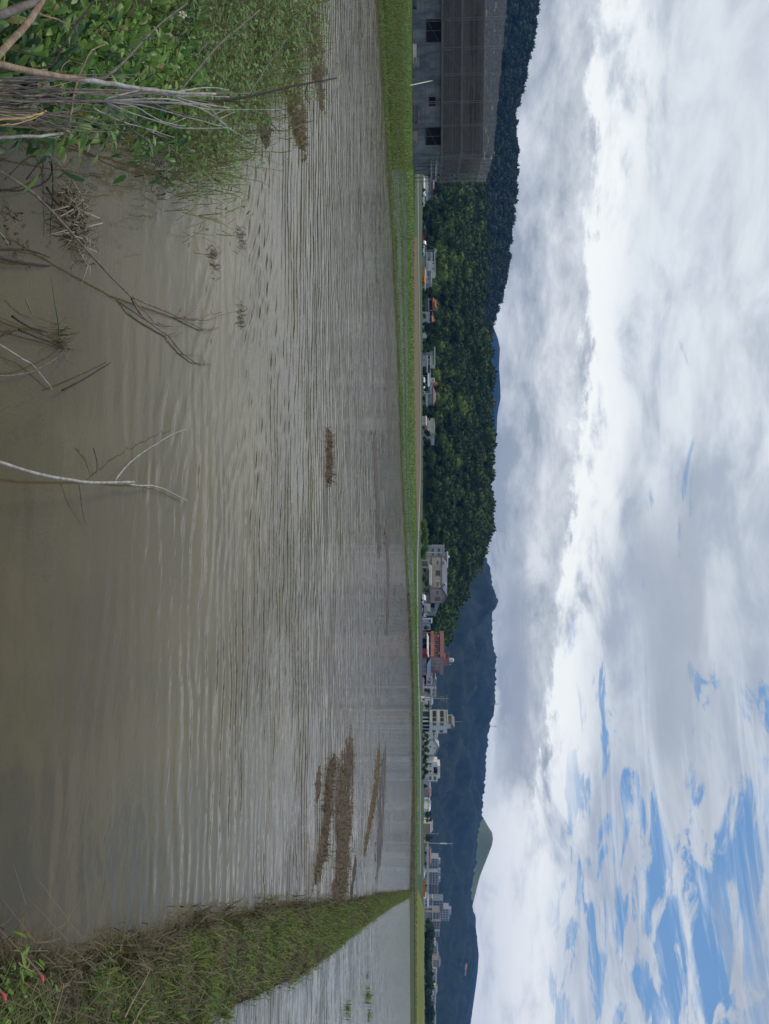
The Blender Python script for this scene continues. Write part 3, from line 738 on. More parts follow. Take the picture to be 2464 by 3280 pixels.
    for _ in range(16):
        i = rnd.randrange(1, 7); x = rnd.uniform(xsn[i], xsn[i + 1]); z = rnd.uniform(z3, z3 + 1.6)
        MB().box(x, x + rnd.uniform(.1, .9), -.9, -.85, z, z + rnd.uniform(.06, .16)).build('plank', M['board_pale'], sc_)
    # leaning pale board and low rail in front
    p0, p1 = gnd(1312, 274, .03), at(1386, 258, 96.0)
    bd = MB().tube([p0, p1], .055, 4).build('leaning_board', M['board_pale']); tag(bd, 'long pale board leaning against the unfinished building', 'board')
    rl = empty('low_rail', gnd(1310, 340, .03), 0, 'low metal rail in the grass before the unfinished building', 'rail')
    pa, pb = gnd(1309, 255, .03) - rl.location, gnd(1312, 430, .03) - rl.location
    for k in range(6):
        q = pa.lerp(pb, k / 5); MB().tube([q, q + Vector((0, 0, .55))], .03, 6).build('post', M['tube_steel'], rl)
    MB().tube([pa + Vector((0, 0, .5)), pb + Vector((0, 0, .5))], .03, 6).build('bar', M['tube_steel'], rl)
site()

def car(u, d, rz, label, z=0.06, L=4.2, m='car_white', group=None):
    rt = empty('parked_car', ((u - 1640) / FPX * d, d, z), rz, label, 'car', group)
    h = L / 2; pr = [(-h, .35), (-h, .85), (-h * .82, .95), (-h * .55, 1.42), (h * .25, 1.46), (h * .55, .98), (h * .95, .85), (h, .4)]
    MB().prism(pr, 'y', -.82, .82).build('body', M[m], rt)
    gl = [(-h * .72, .98), (-h * .5, 1.36), (h * .22, 1.39), (h * .46, 1.0)]
    for y0, y1 in ((-.835, -.815), (.815, .835)): MB().prism(gl, 'y', y0, y1).build('side_window', M['glass'], rt)
    MB().add([(h*.285, -.7, 1.43), (h*.285, .7, 1.43), (h*.56, .72, 1.0), (h*.56, -.72, 1.0)], [(0, 1, 2, 3)]).build('windscreen', M['glass'], rt)
    for x in (-h * .62, h * .62):
        for y in (-.8, .8): MB().tube([(x, y - .1, .32), (x, y + .1, .32)], .32, 12).build('wheel', M['tyre'], rt)
    return rt

# ---- village, left to right
b = Bld('low_house', 'low pale house with maroon roof band beside the scaffold', 592, 300)
b.box('wall', 'w_cream', 566, 617, None, 1371.5, 0, 8); b.box('upper_wall', 'w_teal', 572, 615, 1371.5, 1381, .4, 7.6)
b.box('roof', 'r_maroon', 566, 617, 1381, 1387.5, -.5, 8.4); b.box('parapet', 'w_white', 571, 587, 1387.6, 1392, 2, 6)
b.win(577, 585, 1373.5, 1379, .4); b.win(598, 612, 1373.5, 1379, .4, gl='glass_green')
b.shed('awning', 578, 634, 1357, 1362, -4.5, -1.0); b.box('awning_post', 'frame_w', 580, 580.8, None, 1357, -4.4, -4.3); b.box('awning_post', 'frame_w', 632, 632.8, None, 1357, -4.4, -4.3)
car(640, 262, R(35), 'white car parked beside the low house with maroon roof', L=4.3)
b = Bld('small_shed', 'small grey shed with one dark window left of the red shed', 728, 300, cat='shed')
b.box('wall', 'w_greypink', 722, 734, None, 1360, 0, 4); b.win(725, 730, 1356, 1359.5, 0, n=1); b.shed('r_grey', 720.5, 735.5, 1360, 1361.5, -.4, 4.4, part='roof')
b = Bld('red_shed', 'low red metal shed with sloping roof at foot of wooded hill', 760, 290, cat='shed')
b.box('wall', 'r_red', 747, 776, None, 1358.5, 0, 5); b.shed('r_red', 745, 764, 1362.5, 1360, -.5, 5.5, part='roof'); b.shed('r_red', 764.2, 778, 1360, 1358.6, -.5, 5.5, part='roof'); b.box('door', 'crimson', 751, 756, None, 1357.5, -.05, 0)
car(786, 285, R(80), 'white car seen end on right of the red shed', L=4.0)
car(804.5, 280, R(10), 'white car nosed up to the white house with rooftop room', L=3.6)

b = Bld('white_house', 'white three-storey house with pale green rooftop room above the orange shed', 850, 320)
b.box('wall', 'w_grey', 809, 838, None, 1380, 0, 9); b.box('parapet', 'w_grey', 809, 836, 1381, 1386.5, .1, .4)
b.box('ledge', 'w_white', 808, 838.5, 1366, 1368, -.5, .0); b.box('ledge', 'w_white', 808, 838.5, 1379.8, 1381, -.5, 9)
for u in (812.5, 824.5): b.win(u, u + 4, 1358, 1363.5, 0); b.win(u, u + 4.5, 1371, 1377, 0)
b.win(832, 836, 1371, 1376, 0, fr='frame_d'); b.box('door', 'unlit_inside', 818, 822, None, 1363, -.05, 0)
b.box('roof_canopy', 'w_white', 806, 843, 1391.5, 1394, 0, 6)
for u in (809, 838): b.box('canopy_post', 'w_grey', u, u + .8, 1380, 1391.5, .2, .5)
b.box('middle_wall', 'w_grey', 838.2, 873, None, 1380.5, -.6, 8); b.box('balcony', 'w_white', 840, 872, 1372, 1380, -1.6, -.62); b.box('balcony', 'w_white', 838, 872, 1366, 1370.5, -1.6, -.62)
b.box('rooftop_room', 'w_palegreen', 838.5, 876, 1380.6, 1393.5, -.4, 7); b.box('roof_slab', 'w_palegreen', 838, 874, 1393.6, 1396, -.8, 7.4)
b.win(845, 849, 1385, 1390, -.4, n=1); b.win(861, 865, 1385, 1390, -.4, n=1)
b.box('wing_wall', 'w_lav', 873.2, 907, None, 1379, .2, 8); b.win(879, 884, 1370, 1375.5, .2); b.win(893, 898, 1370.5, 1375.5, .2); b.box('wing_roof', 'w_white', 873.4, 908, 1380, 1384, -.3, 8.4); b.box('wing_post', 'w_grey', 905, 906, 1379, 1380, .1, .4)
b.tank(796, None, 1391, .18, 3, 'pole', 'tank_post'); b.tank(797, 1391.2, 1396, .95, 3, 'w_tan')
b = Bld('orange_shed', 'orange sheet-metal shed standing in front of the white house', 878, 262, cat='shed')
b.box('wall', 'orange', 854, 902, None, 1360, 0, 6); b.gable('orange', 880, 902, 1360, 1364.5, 0, 6, .2); b.shed('r_steel', 854, 879, 1360.2, 1365, -.2, 6.2, part='roof'); b.box('door', 'timber', 892, 896, None, 1357.5, -.06, 0)
b.shed('awning', 903, 924, 1360.8, 1361.6, 0, 3, part='side_awning'); b.box('awning_post', 'frame_w', 922, 922.8, None, 1360.8, .1, .2)

# temple with two tiled roofs
def temple(name, label, uc, hw, xr, d, big):
    b = Bld(name, label, uc, d, cat='temple')
    b.box('terrace', 'w_moss', uc - hw - 1, uc + hw + 1, None, 1372.5, -1.5, 7); b.box('rail', 'w_lav', uc - hw, uc + hw, 1372.6, 1375, -1.4, -1.2)
    b.box('hall', 'unlit_inside', uc - hw + 5, uc + hw - 5, 1372.6, xr, 2, 6)
    for u in (uc - hw + 1, uc + hw - 2): b.box('column', 'w_lav', u, u + 1.3, 1372.6, xr, -.6, -.1)
    for u in (uc - 6, uc + 5): b.box('column', 'r_maroon', u, u + 1, 1372.6, xr, .6, 1)
    def sweep(x0, x1, h0, h1, ny, part):     # curved roof with raised corners
        V, F = [], []; n = 12; a, c_ = b.X(uc - x0), b.X(uc + x0); e, f = b.X(uc - x1), b.X(uc + x1)
        for j in range(5):
            t = j / 4; y = -1.8 + ny * t
            for i in range(n + 1):
                s = i / n; k = abs(2 * s - 1) ** 3
                V.append(((a + (c_ - a) * s) * (1 - t) + (e + (f - e) * s) * t, y, b.Z(h0) + (b.Z(h1) - b.Z(h0)) * t ** .8 + .35 * k))
        m_ = len(V); V += [(v[0], 2 * (-1.8 + ny) - v[1], v[2]) for v in V]
        for o_ in (0, m_):
            for j in range(4):
                for i in range(n): q = o_ + j * (n + 1) + i; F.append((q, q + 1, q + n + 2, q + n + 1))
        return MB().add(V, F).build(part, M['r_orange'], b.root, True)
    sweep(hw + 1, hw - 3, xr, xr + 6, 2.4, 'roof')
    b.box('fascia', 'r_orange', uc - hw, uc + hw, xr - .6, xr + .4, -1.75, -1.6)
    b.box('upper_beam', 'r_orange', uc - hw + 4, uc + hw - 4, xr + 5, xr + 8.0, .2, 1.6)
    if big:
        sweep(hw - 5, hw - 8, xr + 7, xr + 10.5, 2.4, 'upper_roof')
        for s_ in (-1, 1):
            MB().tube([(b.X(uc + s_ * (hw - 6)), .6, b.Z(xr + 10)), (b.X(uc + s_ * (hw - 3)), .6, b.Z(xr + 12)), (b.X(uc + s_ * (hw - 1.5)), .6, b.Z(xr + 15.5))], [.3, .22, .06], 6).build('ridge_finial', M['w_tan'], b.root)
            MB().tube([(b.X(uc + s_ * 6), .6, b.Z(xr + 12)), (b.X(uc + s_ * 8), .6, b.Z(xr + 14)), (b.X(uc + s_ * 10.5), .6, b.Z(xr + 18))], [.3, .22, .05], 6).build('ridge_finial', M['w_tan'], b.root)
        b.box('ridge_wall', 'w_tan', uc - 8, uc + 8, xr + 10.3, xr + 13.5, .4, .8)
    else:
        b.box('ridge_wall', 'w_tan', uc - 4, uc + 4, xr + 8, xr + 10, .4, .8)
        MB().tube([(b.X(uc + 2), .6, b.Z(xr + 10)), (b.X(uc + 5), .6, b.Z(xr + 13))], [.25, .05], 6).build('ridge_finial', M['w_tan'], b.root)
    return b
temple('temple_hall', 'temple pavilion with curved orange tiled roof and pale columns', 978, 19, 1386, 318, True)
temple('temple_gate', 'smaller orange roofed temple gate right of the temple pavilion', 1024, 10, 1383, 322, False)
b = Bld('temple_wall', 'long pale wall linking the temple pavilion and its gate', 1010, 316, cat='wall')
b.box('wall', 'w_lav', 999, 1038, None, 1375.5, 0, .3); b.box('coping', 'w_white', 998, 1039, 1375.6, 1376.4, -.1, .4); b.box('beam', 'w_lav', 999, 1016, 1385, 1386.6, .5, .8)
b.box('low_wall', 'w_palegreen', 1039, 1086, None, 1366.8, 0, .3)

b = Bld('flat_roofed_house', 'white house with flat overhanging roof and blue ground-floor panel', 1158, 318)
b.box('wall', 'w_lav', 1143, 1176, None, 1364.5, -2, 0); b.win(1154, 1161, 1357.5, 1361, -2)
b.box('terrace_band', 'w_white', 1141, 1189, 1366.6, 1371, -1.5, 8); b.box('shop_front', 'unlit_inside', 1143, 1186, 1371.1, 1377.6, .4, 7)
for u, m_ in ((1149, 'w_greypink'), (1159, 'w_bluegrey'), (1167.5, 'w_grey')): b.box('panel', m_, u, u + (8 if m_ != 'w_grey' else 1.5), 1371.2, 1377.5, .2, .38)
b.box('upper_wall', 'w_palegreen', 1141, 1171, 1378, 1390.5, 0, 7); b.win(1146, 1167, 1386.6, 1388.6, 0, n=4); b.box('ledge', 'w_white', 1141, 1172, 1377.6, 1378.6, -.5, 7)
b.box('roof', 'w_cream', 1113, 1170, 1391, 1394.5, -.8, 8); b.box('stair_room', 'w_grey', 1126, 1140, 1378, 1390.9, .6, 7); b.box('stair_base', 'w_teal', 1128, 1140, None, 1378, .5, 7)
b = Bld('grey_workshop', 'grey roofed workshop with orange water tank on its rear block', 1215, 322)
b.box('wall', 'unlit_inside', 1180, 1236, None, 1369.5, .6, 8); b.shed('w_grey', 1188, 1238, 1369.6, 1377.5, -1, 7, part='roof'); b.box('white_beam', 'w_white', 1176, 1216, 1377.8, 1380.2, 5, 8)
for u in (1190, 1204, 1220, 1234): b.box('post', 'w_grey', u, u + 1, None, 1369.5, -.6, -.4)
b.box('rear_block', 'w_cream', 1199, 1214, None, 1394, 9, 14); b.win(1203, 1211, 1386, 1390, 9); b.box('rear_wing', 'w_greypink', 1214.2, 1228, None, 1388, 9.2, 14)
b.tank(1217, 1388.2, 1399, 1.0, 10.5, 'r_orange'); b.shed('awning', 1216, 1262, 1357, 1361.5, -7, -3, part='front_awning')
for u in (1218, 1260): b.box('awning_post', 'frame_w', u, u + .8, None, 1357, -6.9, -6.8)
b = Bld('maroon_hip_house', 'grey-blue house under a faded maroon hipped roof', 1270, 326)
b.box('wall', 'w_bluegrey', 1238, 1292, None, 1388, 0, 8); b.gable('r_pinkbrown', 1242, 1292, 1388.4, 1397.5, 0, 8, .5, hip=2.8); b.box('band', 'w_lav', 1236, 1268, 1377.4, 1383, -.8, 0)
b.box('column', 'w_white', 1261, 1263, None, 1377, -.7, -.3); b.box('column', 'w_white', 1247, 1249.5, None, 1377, -.7, -.3); b.win(1240, 1246, 1384, 1387.5, 0); b.win(1252, 1259, 1384, 1387.5, 0)
b = Bld('teal_house', 'low teal-grey house with long pale eave right of the maroon roof', 1285, 308)
b.box('wall', 'w_teal', 1266, 1292, None, 1376, 0, 6); b.box('eave_band', 'w_palegreen', 1266, 1314, 1364, 1370.5, -1.4, -.2); b.box('upper_band', 'w_teal', 1264, 1291, 1377, 1383.4, -.7, 6)
b.win(1272, 1277, 1371.5, 1375.5, 0); b.win(1281, 1286, 1371.5, 1375.5, 0); b.box('eave_post', 'frame_w', 1312, 1313, None, 1364, -.9, -.7)
b = Bld('cream_cottage', 'small cream gabled cottage with two dark windows', 1346, 268)
b.box('wall', 'w_cream', 1334, 1358, None, 1364.5, 0, 6); b.gable('w_cream', 1334, 1358, 1364.6, 1367.5, 0, 6, .25); b.win(1338.5, 1342, 1355.5, 1361, 0); b.win(1347.5, 1351, 1355.5, 1361, 0); b.box('plinth', 'w_grey', 1333, 1359, None, 1353.5, -.2, 0)
b = Bld('cream_house', 'large cream house with slanting roof behind the small cottage', 1362, 318)
b.box('wall', 'w_cream', 1340, 1386, None, 1389, 0, 9)
MB().prism([(b.X(1340), b.Z(1389)), (b.X(1388), b.Z(1389)), (b.X(1388), b.Z(1392)), (b.X(1365), b.Z(1394.5)), (b.X(1340), b.Z(1391))], 'y', -.4, 9.4).build('roof', M['w_cream'], b.root)
b.box('roof_edge', 'r_grey', 1366, 1420, 1391.5, 1393.2, 9.6, 10.2); b.box('recess', 'unlit_inside', 1339.9, 1347, 1374, 1379, -.05, 0); b.win(1385, 1385.8, 1380, 1384, -.02, n=1); b.box('rear_wall', 'w_grey', 1386.5, 1420, None, 1391.4, 9.6, 10); b.box('plinth', 'w_tan', 1339, 1387, None, 1370, -.4, 0)

# mansion
b = Bld('beige_mansion', 'large beige mansion with grey roof and round dormer windows', 1835, 306, rot=-3)
b.box('left_wing', 'w_grey', 1744, 1782, None, 1421, .6, 12); b.box('cornice', 'w_white', 1743, 1783, 1421.1, 1423.3, .2, 12.4); b.box('ledge', 'w_white', 1743, 1769, 1379.6, 1380.6, .2, .59); b.box('ledge', 'w_white', 1747, 1769, 1412.5, 1414, .3, .59)
for x0 in (1381.5, 1401.5): b.win(1756, 1767, x0, x0 + 9.5, .6, gl='glass'); b.win(1772, 1779, x0 + .5, x0 + 9, .6)
b.box('pier', 'w_white', 1768.6, 1770.4, None, 1421, .35, .59); b.box('pier', 'w_white', 1747, 1749, 1380, 1421, .35, .59)
b.box('main_wall', 'w_beige', 1783, 1885, None, 1416, 0, 12); b.box('bay', 'w_beige', 1783.5, 1812, 1384, 1412, -.7, -.01)
b.box('bay_cornice', 'w_tan', 1783, 1812.5, 1412.1, 1413, -.8, -.01)
for u in (1798, 1804): b.win(u, u + 4, 1399.5, 1404, -.7, n=1, fr='w_beige')
b.win(1828, 1843, 1396, 1410, 0, n=3, fr='w_tan'); b.box('surround', 'w_tan', 1826, 1827, 1392, 1412, -.2, -.01); b.box('surround', 'w_tan', 1844, 1845, 1392, 1412, -.2, -.01)
b.win(1864, 1869, 1400, 1405, 0, n=1); b.win(1871, 1876, 1400, 1405, 0, n=1); b.box('window_hood', 'w_white', 1859, 1862, 1397, 1409, -.4, -.01)
for u, x in ((1790, 1405), (1875, 1406), (1786.5, 1399)): b.box('air_conditioner', 'frame_w', u, u + 4.5, x, x + 4.5, -1.3, -.75)
b.box('string_course', 'w_tan', 1813, 1885, 1385.5, 1387, -.12, -.01)
rf = b.gable('r_grey', 1782, 1930, 1416.2, 1433.5, 0, 12, .5, hip=3.6)
for u, x in ((1801, 1422.5), (1872, 1424)):
    z = b.Z(x); xx = b.X(u); o = MB().tube([(xx, -.35, z), (xx, 2.2, z + .2)], .62, 14).build('round_dormer', M['frame_w'], b.root); MB().tube([(xx, -.37, z), (xx, -.34, z)], .40, 14).build('pane', M['glass'], o)
b.box('roof_terrace', 'r_grey', 1769, 1820, 1423.5, 1433, 7, 12.5); b.box('terrace_parapet', 'w_white', 1766, 1818, 1433.2, 1437, 6.6, 12.9); b.tank(1783, 1437.2, 1440.5, .6, 9, 'w_white')
b.box('right_wing', 'w_greypink', 1886, 1930, None, 1416, -1.2, 12); b.box('corner_trim', 'w_greypink', 1906.4, 1908, None, 1416, -1.32, -1.21)
MB().prism([(b.X(1885), b.Z(1416.1)), (b.X(1931), b.Z(1416.1)), (b.X(1908), b.Z(1429))], 'y', -1.2, 5).build('wing_gable', M['w_greypink'], b.root)
for s_ in (-1, 1):
    a = (b.X(1908), b.Z(1430.5)); e = (b.X(1908 + s_ * 26), b.Z(1414.5))
    MB().prism([a, e, (e[0], e[1] + .35), (a[0], a[1] + .35)] if s_ < 0 else [a, (a[0], a[1] + .35), (e[0], e[1] + .35), e], 'y', -1.8, 6).build('gable_roof', M['r_grey'], b.root)
b.win(1891, 1904, 1395, 1406, -1.2, n=3); b.win(1911.5, 1923, 1394, 1409, -1.2, n=2, fr='w_tan'); b.box('wing_balcony', 'w_greypink', 1885, 1930, 1378, 1386, -2.2, -1.21)
# porch, canopy and lean-to
for u in (1793, 1814): b.box('porch_column', 'w_white', u, u + 2, None, 1372, -7, -6.6)
b.box('porch_wall', 'w_tan', 1795, 1816, None, 1368, -4, -3.6); b.box('porch_roof', 'w_white', 1790, 1820, 1372.1, 1374, -7.3, -2); b.box('porch_gate', 'unlit_inside', 1797, 1813, None, 1356, -4.05, -4.01)
MB().add([(b.X(1806), -5.5, b.Z(1375)), (b.X(1870), -5.5, b.Z(1375)), (b.X(1880), -.02, b.Z(1383)), (b.X(1812), -.02, b.Z(1385.5)), (b.X(1812), -5.2, b.Z(1383)), (b.X(1866), -5.2, b.Z(1381))], [(0, 1, 5, 4), (4, 5, 2, 3), (1, 2, 5), (0, 4, 3)]).build('canopy', M['w_palegreen'], b.root)
for u in (1822, 1846, 1866): b.box('canopy_post', 'frame_w', u, u + .8, None, 1375, -5.4, -5.3)
MB().prism([(b.X(1931), b.Z(1393)), (b.X(1978), b.Z(1393)), (b.X(1933), b.Z(1408))], 'y', 2, 8).build('lean_to_roof', M['r_steel'], b.root)
b.box('garage', 'unlit_inside', 1931, 1947, None, 1393, 2.2, 8); b.box('lean_to_wall', 'w_bluegrey', 1947.2, 1973, None, 1393, 2.2, 8); b.box('garden_wall', 'w_cream', 1931, 1956, None, 1379, -3, -2.7); b.box('door', 'w_teal', 1950, 1954, 1381, 1391, 2.1, 2.19)
b.win(1957, 1962, 1384, 1390, 2.2); b.win(1965, 1970, 1384, 1390, 2.2)
car(1920, 222, R(60), 'white car parked on the yard before the mansion', L=4.2)
def truck():
    d = 262; rt = empty('parked_truck', ((1953 - 1640) / FPX * d, d, .06), R(4), 'small white flatbed truck right of the white car', 'truck')
    MB().box(-1.9, 1.1, -.85, .85, .75, 1.75).build('cargo_box', M['w_lav'], rt); MB().prism([(1.15, .5), (1.15, 1.85), (1.9, 1.85), (2.25, 1.2), (2.3, .5)], 'y', -.85, .85).build('cab', M['car_white'], rt)
    MB().box(1.4, 1.95, -.87, -.851, 1.25, 1.7).build('cab_window', M['glass'], rt); MB().box(-1.9, 2.2, -.5, .5, .45, .74).build('chassis', M['tyre'], rt)
    for x in (-1.2, 1.6):
        for y in (-.78, .78): MB().tube([(x, y - .1, .33), (x, y + .1, .33)], .33, 12).build('wheel', M['tyre'], rt)
truck()
b = Bld('garden_shed', 'small pale blue shed with dark doorway left of the pink building', 1988, 296, cat='shed')
b.box('wall', 'w_lav', 1983, 1996, None, 1382, 0, 4); b.box('doorway', 'unlit_inside', 1986, 1990, 1373, 1380, -.04, 0); b.shed('w_white', 1982, 1997, 1382, 1384, -.3, 4.3, part='roof'); b.box('fence_wall', 'w_grey', 1997.5, 2018, None, 1379, .5, .7)

# pink-red building
b = Bld('pink_building', 'pink-red three-storey building with rooftop steel water tank', 2104, 300, rot=-42, cat='building')
Xl, Xr = 2021, 2104; dep = b.D(2156)
b.box('core', 'w_pink', Xl + 4, Xr, None, 1410, 1.2, dep - .02); b.box('side_wall', 'w_mauve', 2103.6, 2104, None, 1410, .3, dep)
for x0, x1 in ((1380, 1391), (1410, 1423)): b.box('balcony_band', 'w_pink', Xl, Xr, x0, x1, -.6, 1.19)
b.box('top_floor', 'w_mauve', Xl + .5, Xr - .1, 1410.2, 1422, 1.2, b.D(2161))
for u in (2046, 2059, 2080): b.win(u, u + 10, 1394, 1405, 1.2, n=2)
for u, x in ((2033, 1403), (2090, 1404)): b.tank(u, x, x + 4, .5, .6, 'frame_w', 'heater')
for u in (2024, 2060, 2100): b.box('pillar', 'w_pink', u, u + 3, None, 1379.9, -.4, .1)
b.box('ground_recess', 'unlit_inside', 2040, 2098, None, 1378, 1.1, 1.19); b.box('ground_wall', 'w_tan', 2025, 2040, None, 1372, .7, 1.15); b.win(2030, 2037, 1360, 1368, .7)
b.shed('awning', 2040, 2108, 1367.5, 1373, -3.4, -.62, part='white_awning')
b.box('red_kiosk', 'crimson', 2091, 2108, None, 1369, -3.3, -1.2); b.box('kiosk_trim', 'w_white', 2090.6, 2108.4, 1369.1, 1370.4, -3.4, -1.1)
for u0, u1, x0, x1 in ((2110, 2117, 1396, 1406), (2121, 2125, 1400, 1406), (2130, 2134, 1397, 1404), (2141, 2146, 1398, 1405)): b.swin(u0, u1, x0, x1, .0)
for u in (2119, 2128, 2137): MB().box(0.001, .03, b.D(u), b.D(u) + .06, b.Z(1383), b.Z(1409)).build('joint', M['r_maroon'], b.root)
MB().prism([(.02, b.Z(1380)), (3.2, b.Z(1368)), (3.2, b.Z(1368) + .12), (.02, b.Z(1380) + .12)], 'y', .2, b.D(2160)).build('side_awning', M['r_steel'], b.root)
for q in (.3, .6, .95): MB().box(3.0, 3.12, b.D(2160) * q, b.D(2160) * q + .12, 0, b.Z(1368)).build('awning_post', M['frame_w'], b.root)
MB().box(.05, 2.2, .6, b.D(2140), 0.01, b.Z(1366)).build('stacked_goods', M['r_steel'], b.root)
b.box('penthouse', 'w_pink', 2086, 2103, 1423.2, 1437, 1.5, b.D(2132)); b.box('penthouse_roof', 'r_grey', 2080, 2105, 1437.2, 1438.8, 1, b.D(2134)); b.box('penthouse_slot', 'unlit_inside', 2088, 2101, 1430, 1433, 1.45, 1.49)
b.tank(2099, 1439, 1452, .85, b.D(2118)); b.box('roof_pipe', 'frame_w', 2102, 2102.6, 1438.9, 1445, b.D(2128), b.D(2129))

b = Bld('low_white_house', 'low white house with columned porch right of the pink building', 2185, 318)
b.box('wall', 'w_greypink', 2158, 2200, None, 1388, 1, 8); b.box('porch_roof', 'w_white', 2163, 2195, 1366.5, 1369, -2.5, 1); b.box('porch_band', 'w_white', 2165, 2190, 1380.5, 1383.5, -1.6, .99)
for u in (2166, 2174, 2187): b.box('column', 'w_white', u, u + 2.4, 1369.1, 1380.4, -1.6, -1.1)
b.box('porch_dark', 'unlit_inside', 2166, 2190, None, 1366.4, .5, .99); b.box('side_roof', 'w_white', 2154, 2174, 1393, 1396, 2, 8); b.box('side_wall', 'unlit_inside', 2156, 2176, 1388.1, 1393, 2.2, 7.8)
MB().prism([(b.X(2174), b.Z(1391)), (b.X(2202), b.Z(1388)), (b.X(2202), b.Z(1396)), (b.X(2180), b.Z(1399))], 'y', 2, 7).build('gable', M['w_bluegrey'], b.root)
b.box('garden_wall', 'w_white', 2160, 2206, None, 1359.5, -6, -5.8)
b = Bld('glazed_house', 'pale bluish house front with glazed balcony left of the utility pole', 2218, 335)
b.box('wall', 'w_lav', 2203, 2232, None, 1392, 0, 7); b.win(2206, 2214, 1386, 1391, 0); b.win(2217, 2225, 1386, 1391, 0); b.box('parapet', 'w_white', 2203, 2232, 1395, 1397.5, -.2, 7); b.box('rail', 'frame_w', 2203, 2232, 1392.1, 1392.6, -.2, 0); b.box('low_ledge', 'w_white', 2204, 2227, 1379.5, 1383, -1, 0)
for u in (2204, 2214, 2229): b.box('post', 'frame_w', u, u + .8, 1392.7, 1395, -.1, .1)
b = Bld('kiosk', 'small white kiosk at the foot of the utility pole', 2241, 215, cat='kiosk')
b.box('wall', 'w_white', 2234, 2248, None, 1361, 0, 2); b.win(2237, 2242, 1355, 1360, 0, n=1); b.box('roof', 'w_white', 2233, 2249, 1361.1, 1362.4, -.2, 2.2)
b = Bld('far_white_house', 'white house partly hidden by trees left of the four-storey building', 2256, 380)
b.box('wall', 'w_white', 2240, 2268, None, 1382, 0, 7); b.box('dark_gap', 'unlit_inside', 2243, 2266, 1372, 1376, -.05, 0); b.gable('r_steel', 2240, 2256, 1382.2, 1388, 0, 7, .3); b.win(2258, 2264, 1377, 1381, 0)

# four-storey white building
b = Bld('four_storey_house', 'white four-storey house with grey roofed penthouse and tall aerial', 2311, 330, rot=-50, cat='building')
dep = b.D(2347)
b.box('wall', 'w_cream', 2271, 2311, 1376, 1428, 0, dep); b.box('side_wall', 'w_white', 2310.98, 2311.4, 1376, 1427.9, .02, dep)  # sunlit warmth of the front painted as cream, shaded side left white
b.box('ground_core', 'unlit_inside', 2273, 2310, None, 1375.9, 2.2, dep - .3); b.box('canopy', 'w_tan', 2270.5, 2312, 1375.6, 1378.4, -.5, -.01)
for u in (2271.5, 2294.5, 2306): b.box('pillar', 'w_white', u, u + 3.2, None, 1375.8, .1, .6)
b.box('shop_glass', 'glass_green', 2276, 2293.5, None, 1373, .7, .75)
for y0 in (.3, .62, .9): MB().box(-.5, .02, dep * y0, dep * y0 + .5, 0, b.Z(1375.8)).build('pillar', M['w_white'], b.root)
for x0 in (1387, 1411):
    b.win(2275, 2295, x0, x0 + 10, 0, n=3, fr='frame_d'); b.win(2298.5, 2309, x0, x0 + 10, 0, n=2, fr='frame_d'); b.swin(2313.5, 2321, x0, x0 + 10, .06, 'frame_d'); b.swin(2337, 2344, x0 - 1.5, x0 + 8.5, .06, 'frame_d')
for x in (1401, 1425): b.box('ledge', 'w_cream', 2270.6, 2311.4, x, x + 1.4, -.18, -.01)
b.box('parapet', 'w_cream', 2271, 2311, 1431, 1434.5, 0, .2); b.box('parapet_glass', 'glass', 2272, 2310, 1428.1, 1431, .05, .12); b.box('parapet_side', 'w_white', 2310.9, 2311.3, 1428.1, 1433, .3, dep)
b.box('penthouse', 'w_tan', 2283, 2309, 1428.2, 1447, 1.6, dep * .62); b.box('penthouse_side', 'w_white', 2308.9, 2309.3, 1428.2, 1447, 1.7, dep * .62); b.gable('r_grey', 2282, 2310, 1447.2, 1457, 1.2, dep * .66, .3)
b.box('penthouse_post', 'w_white', 2283, 2284.5, 1428.3, 1447, .9, 1.3)
MB().tube([(b.X(2296), 3, b.Z(1456)), (b.X(2296), 3, b.Z(1482))], .09, 6).build('aerial', M['pole'], b.root)
MB().box(.6, 4.2, dep * .66, dep * .94, b.Z(1374), b.Z(1376)).box(3.8, 4.2, dep * .66, dep * .94, 0, b.Z(1374)).build('side_porch', M['w_white'], b.root)
MB().box(4.22, 4.26, dep * .72, dep * .88, .6, b.Z(1370)).build('porch_window', M['glass_green'], b.root)

b = Bld('gabled_white_house', 'white gabled house with grey roof among trees right of the four-storey building', 2388, 400)
b.box('wall', 'w_white', 2347, 2376, None, 1392, 1, 10); b.gable('r_grey', 2347, 2376, 1392.2, 1402, 1, 10, .4); b.box('front_wall', 'w_white', 2372, 2416, None, 1393, 0, 9)
MB().prism([(b.X(2372), b.Z(1393.1)), (b.X(2416), b.Z(1393.1)), (b.X(2391), b.Z(1404.5))], 'y', 0, 9).build('gable', M['w_white'], b.root)
for s_, ue in ((-1, 2368), (1, 2420)):
    a = (b.X(2391), b.Z(1405.2)); e = (b.X(ue), b.Z(1391.5)); MB().prism([a, e, (e[0], e[1] + .35), (a[0], a[1] + .35)] if s_ < 0 else [a, (a[0], a[1] + .35), (e[0], e[1] + .35), e], 'y', -.6, 9.5).build('gable_roof', M['w_lav'], b.root)
for u, x in ((2348, 1388), (2352, 1374), (2368, 1388)): b.win(u, u + 7, x, x + 3.2, 1, n=1, fr='w_white', gl='unlit_inside')
b.win(2368.5, 2371.5, 1376, 1382, 1, gl='unlit_inside', n=1); b.win(2393.5, 2397.5, 1390, 1393, 0, n=1); b.win(2388, 2393, 1376, 1381, 0, gl='unlit_inside'); b.box('chimney', 'w_white', 2360, 2370, 1399, 1404, 6.5, 7.5); b.box('blue_wall', 'w_lav', 2416.2, 2420, None, 1391, 1, 8)
b = Bld('cubic_white_house', 'modern white cubic house with dark loggia behind the trees', 2465, 400)
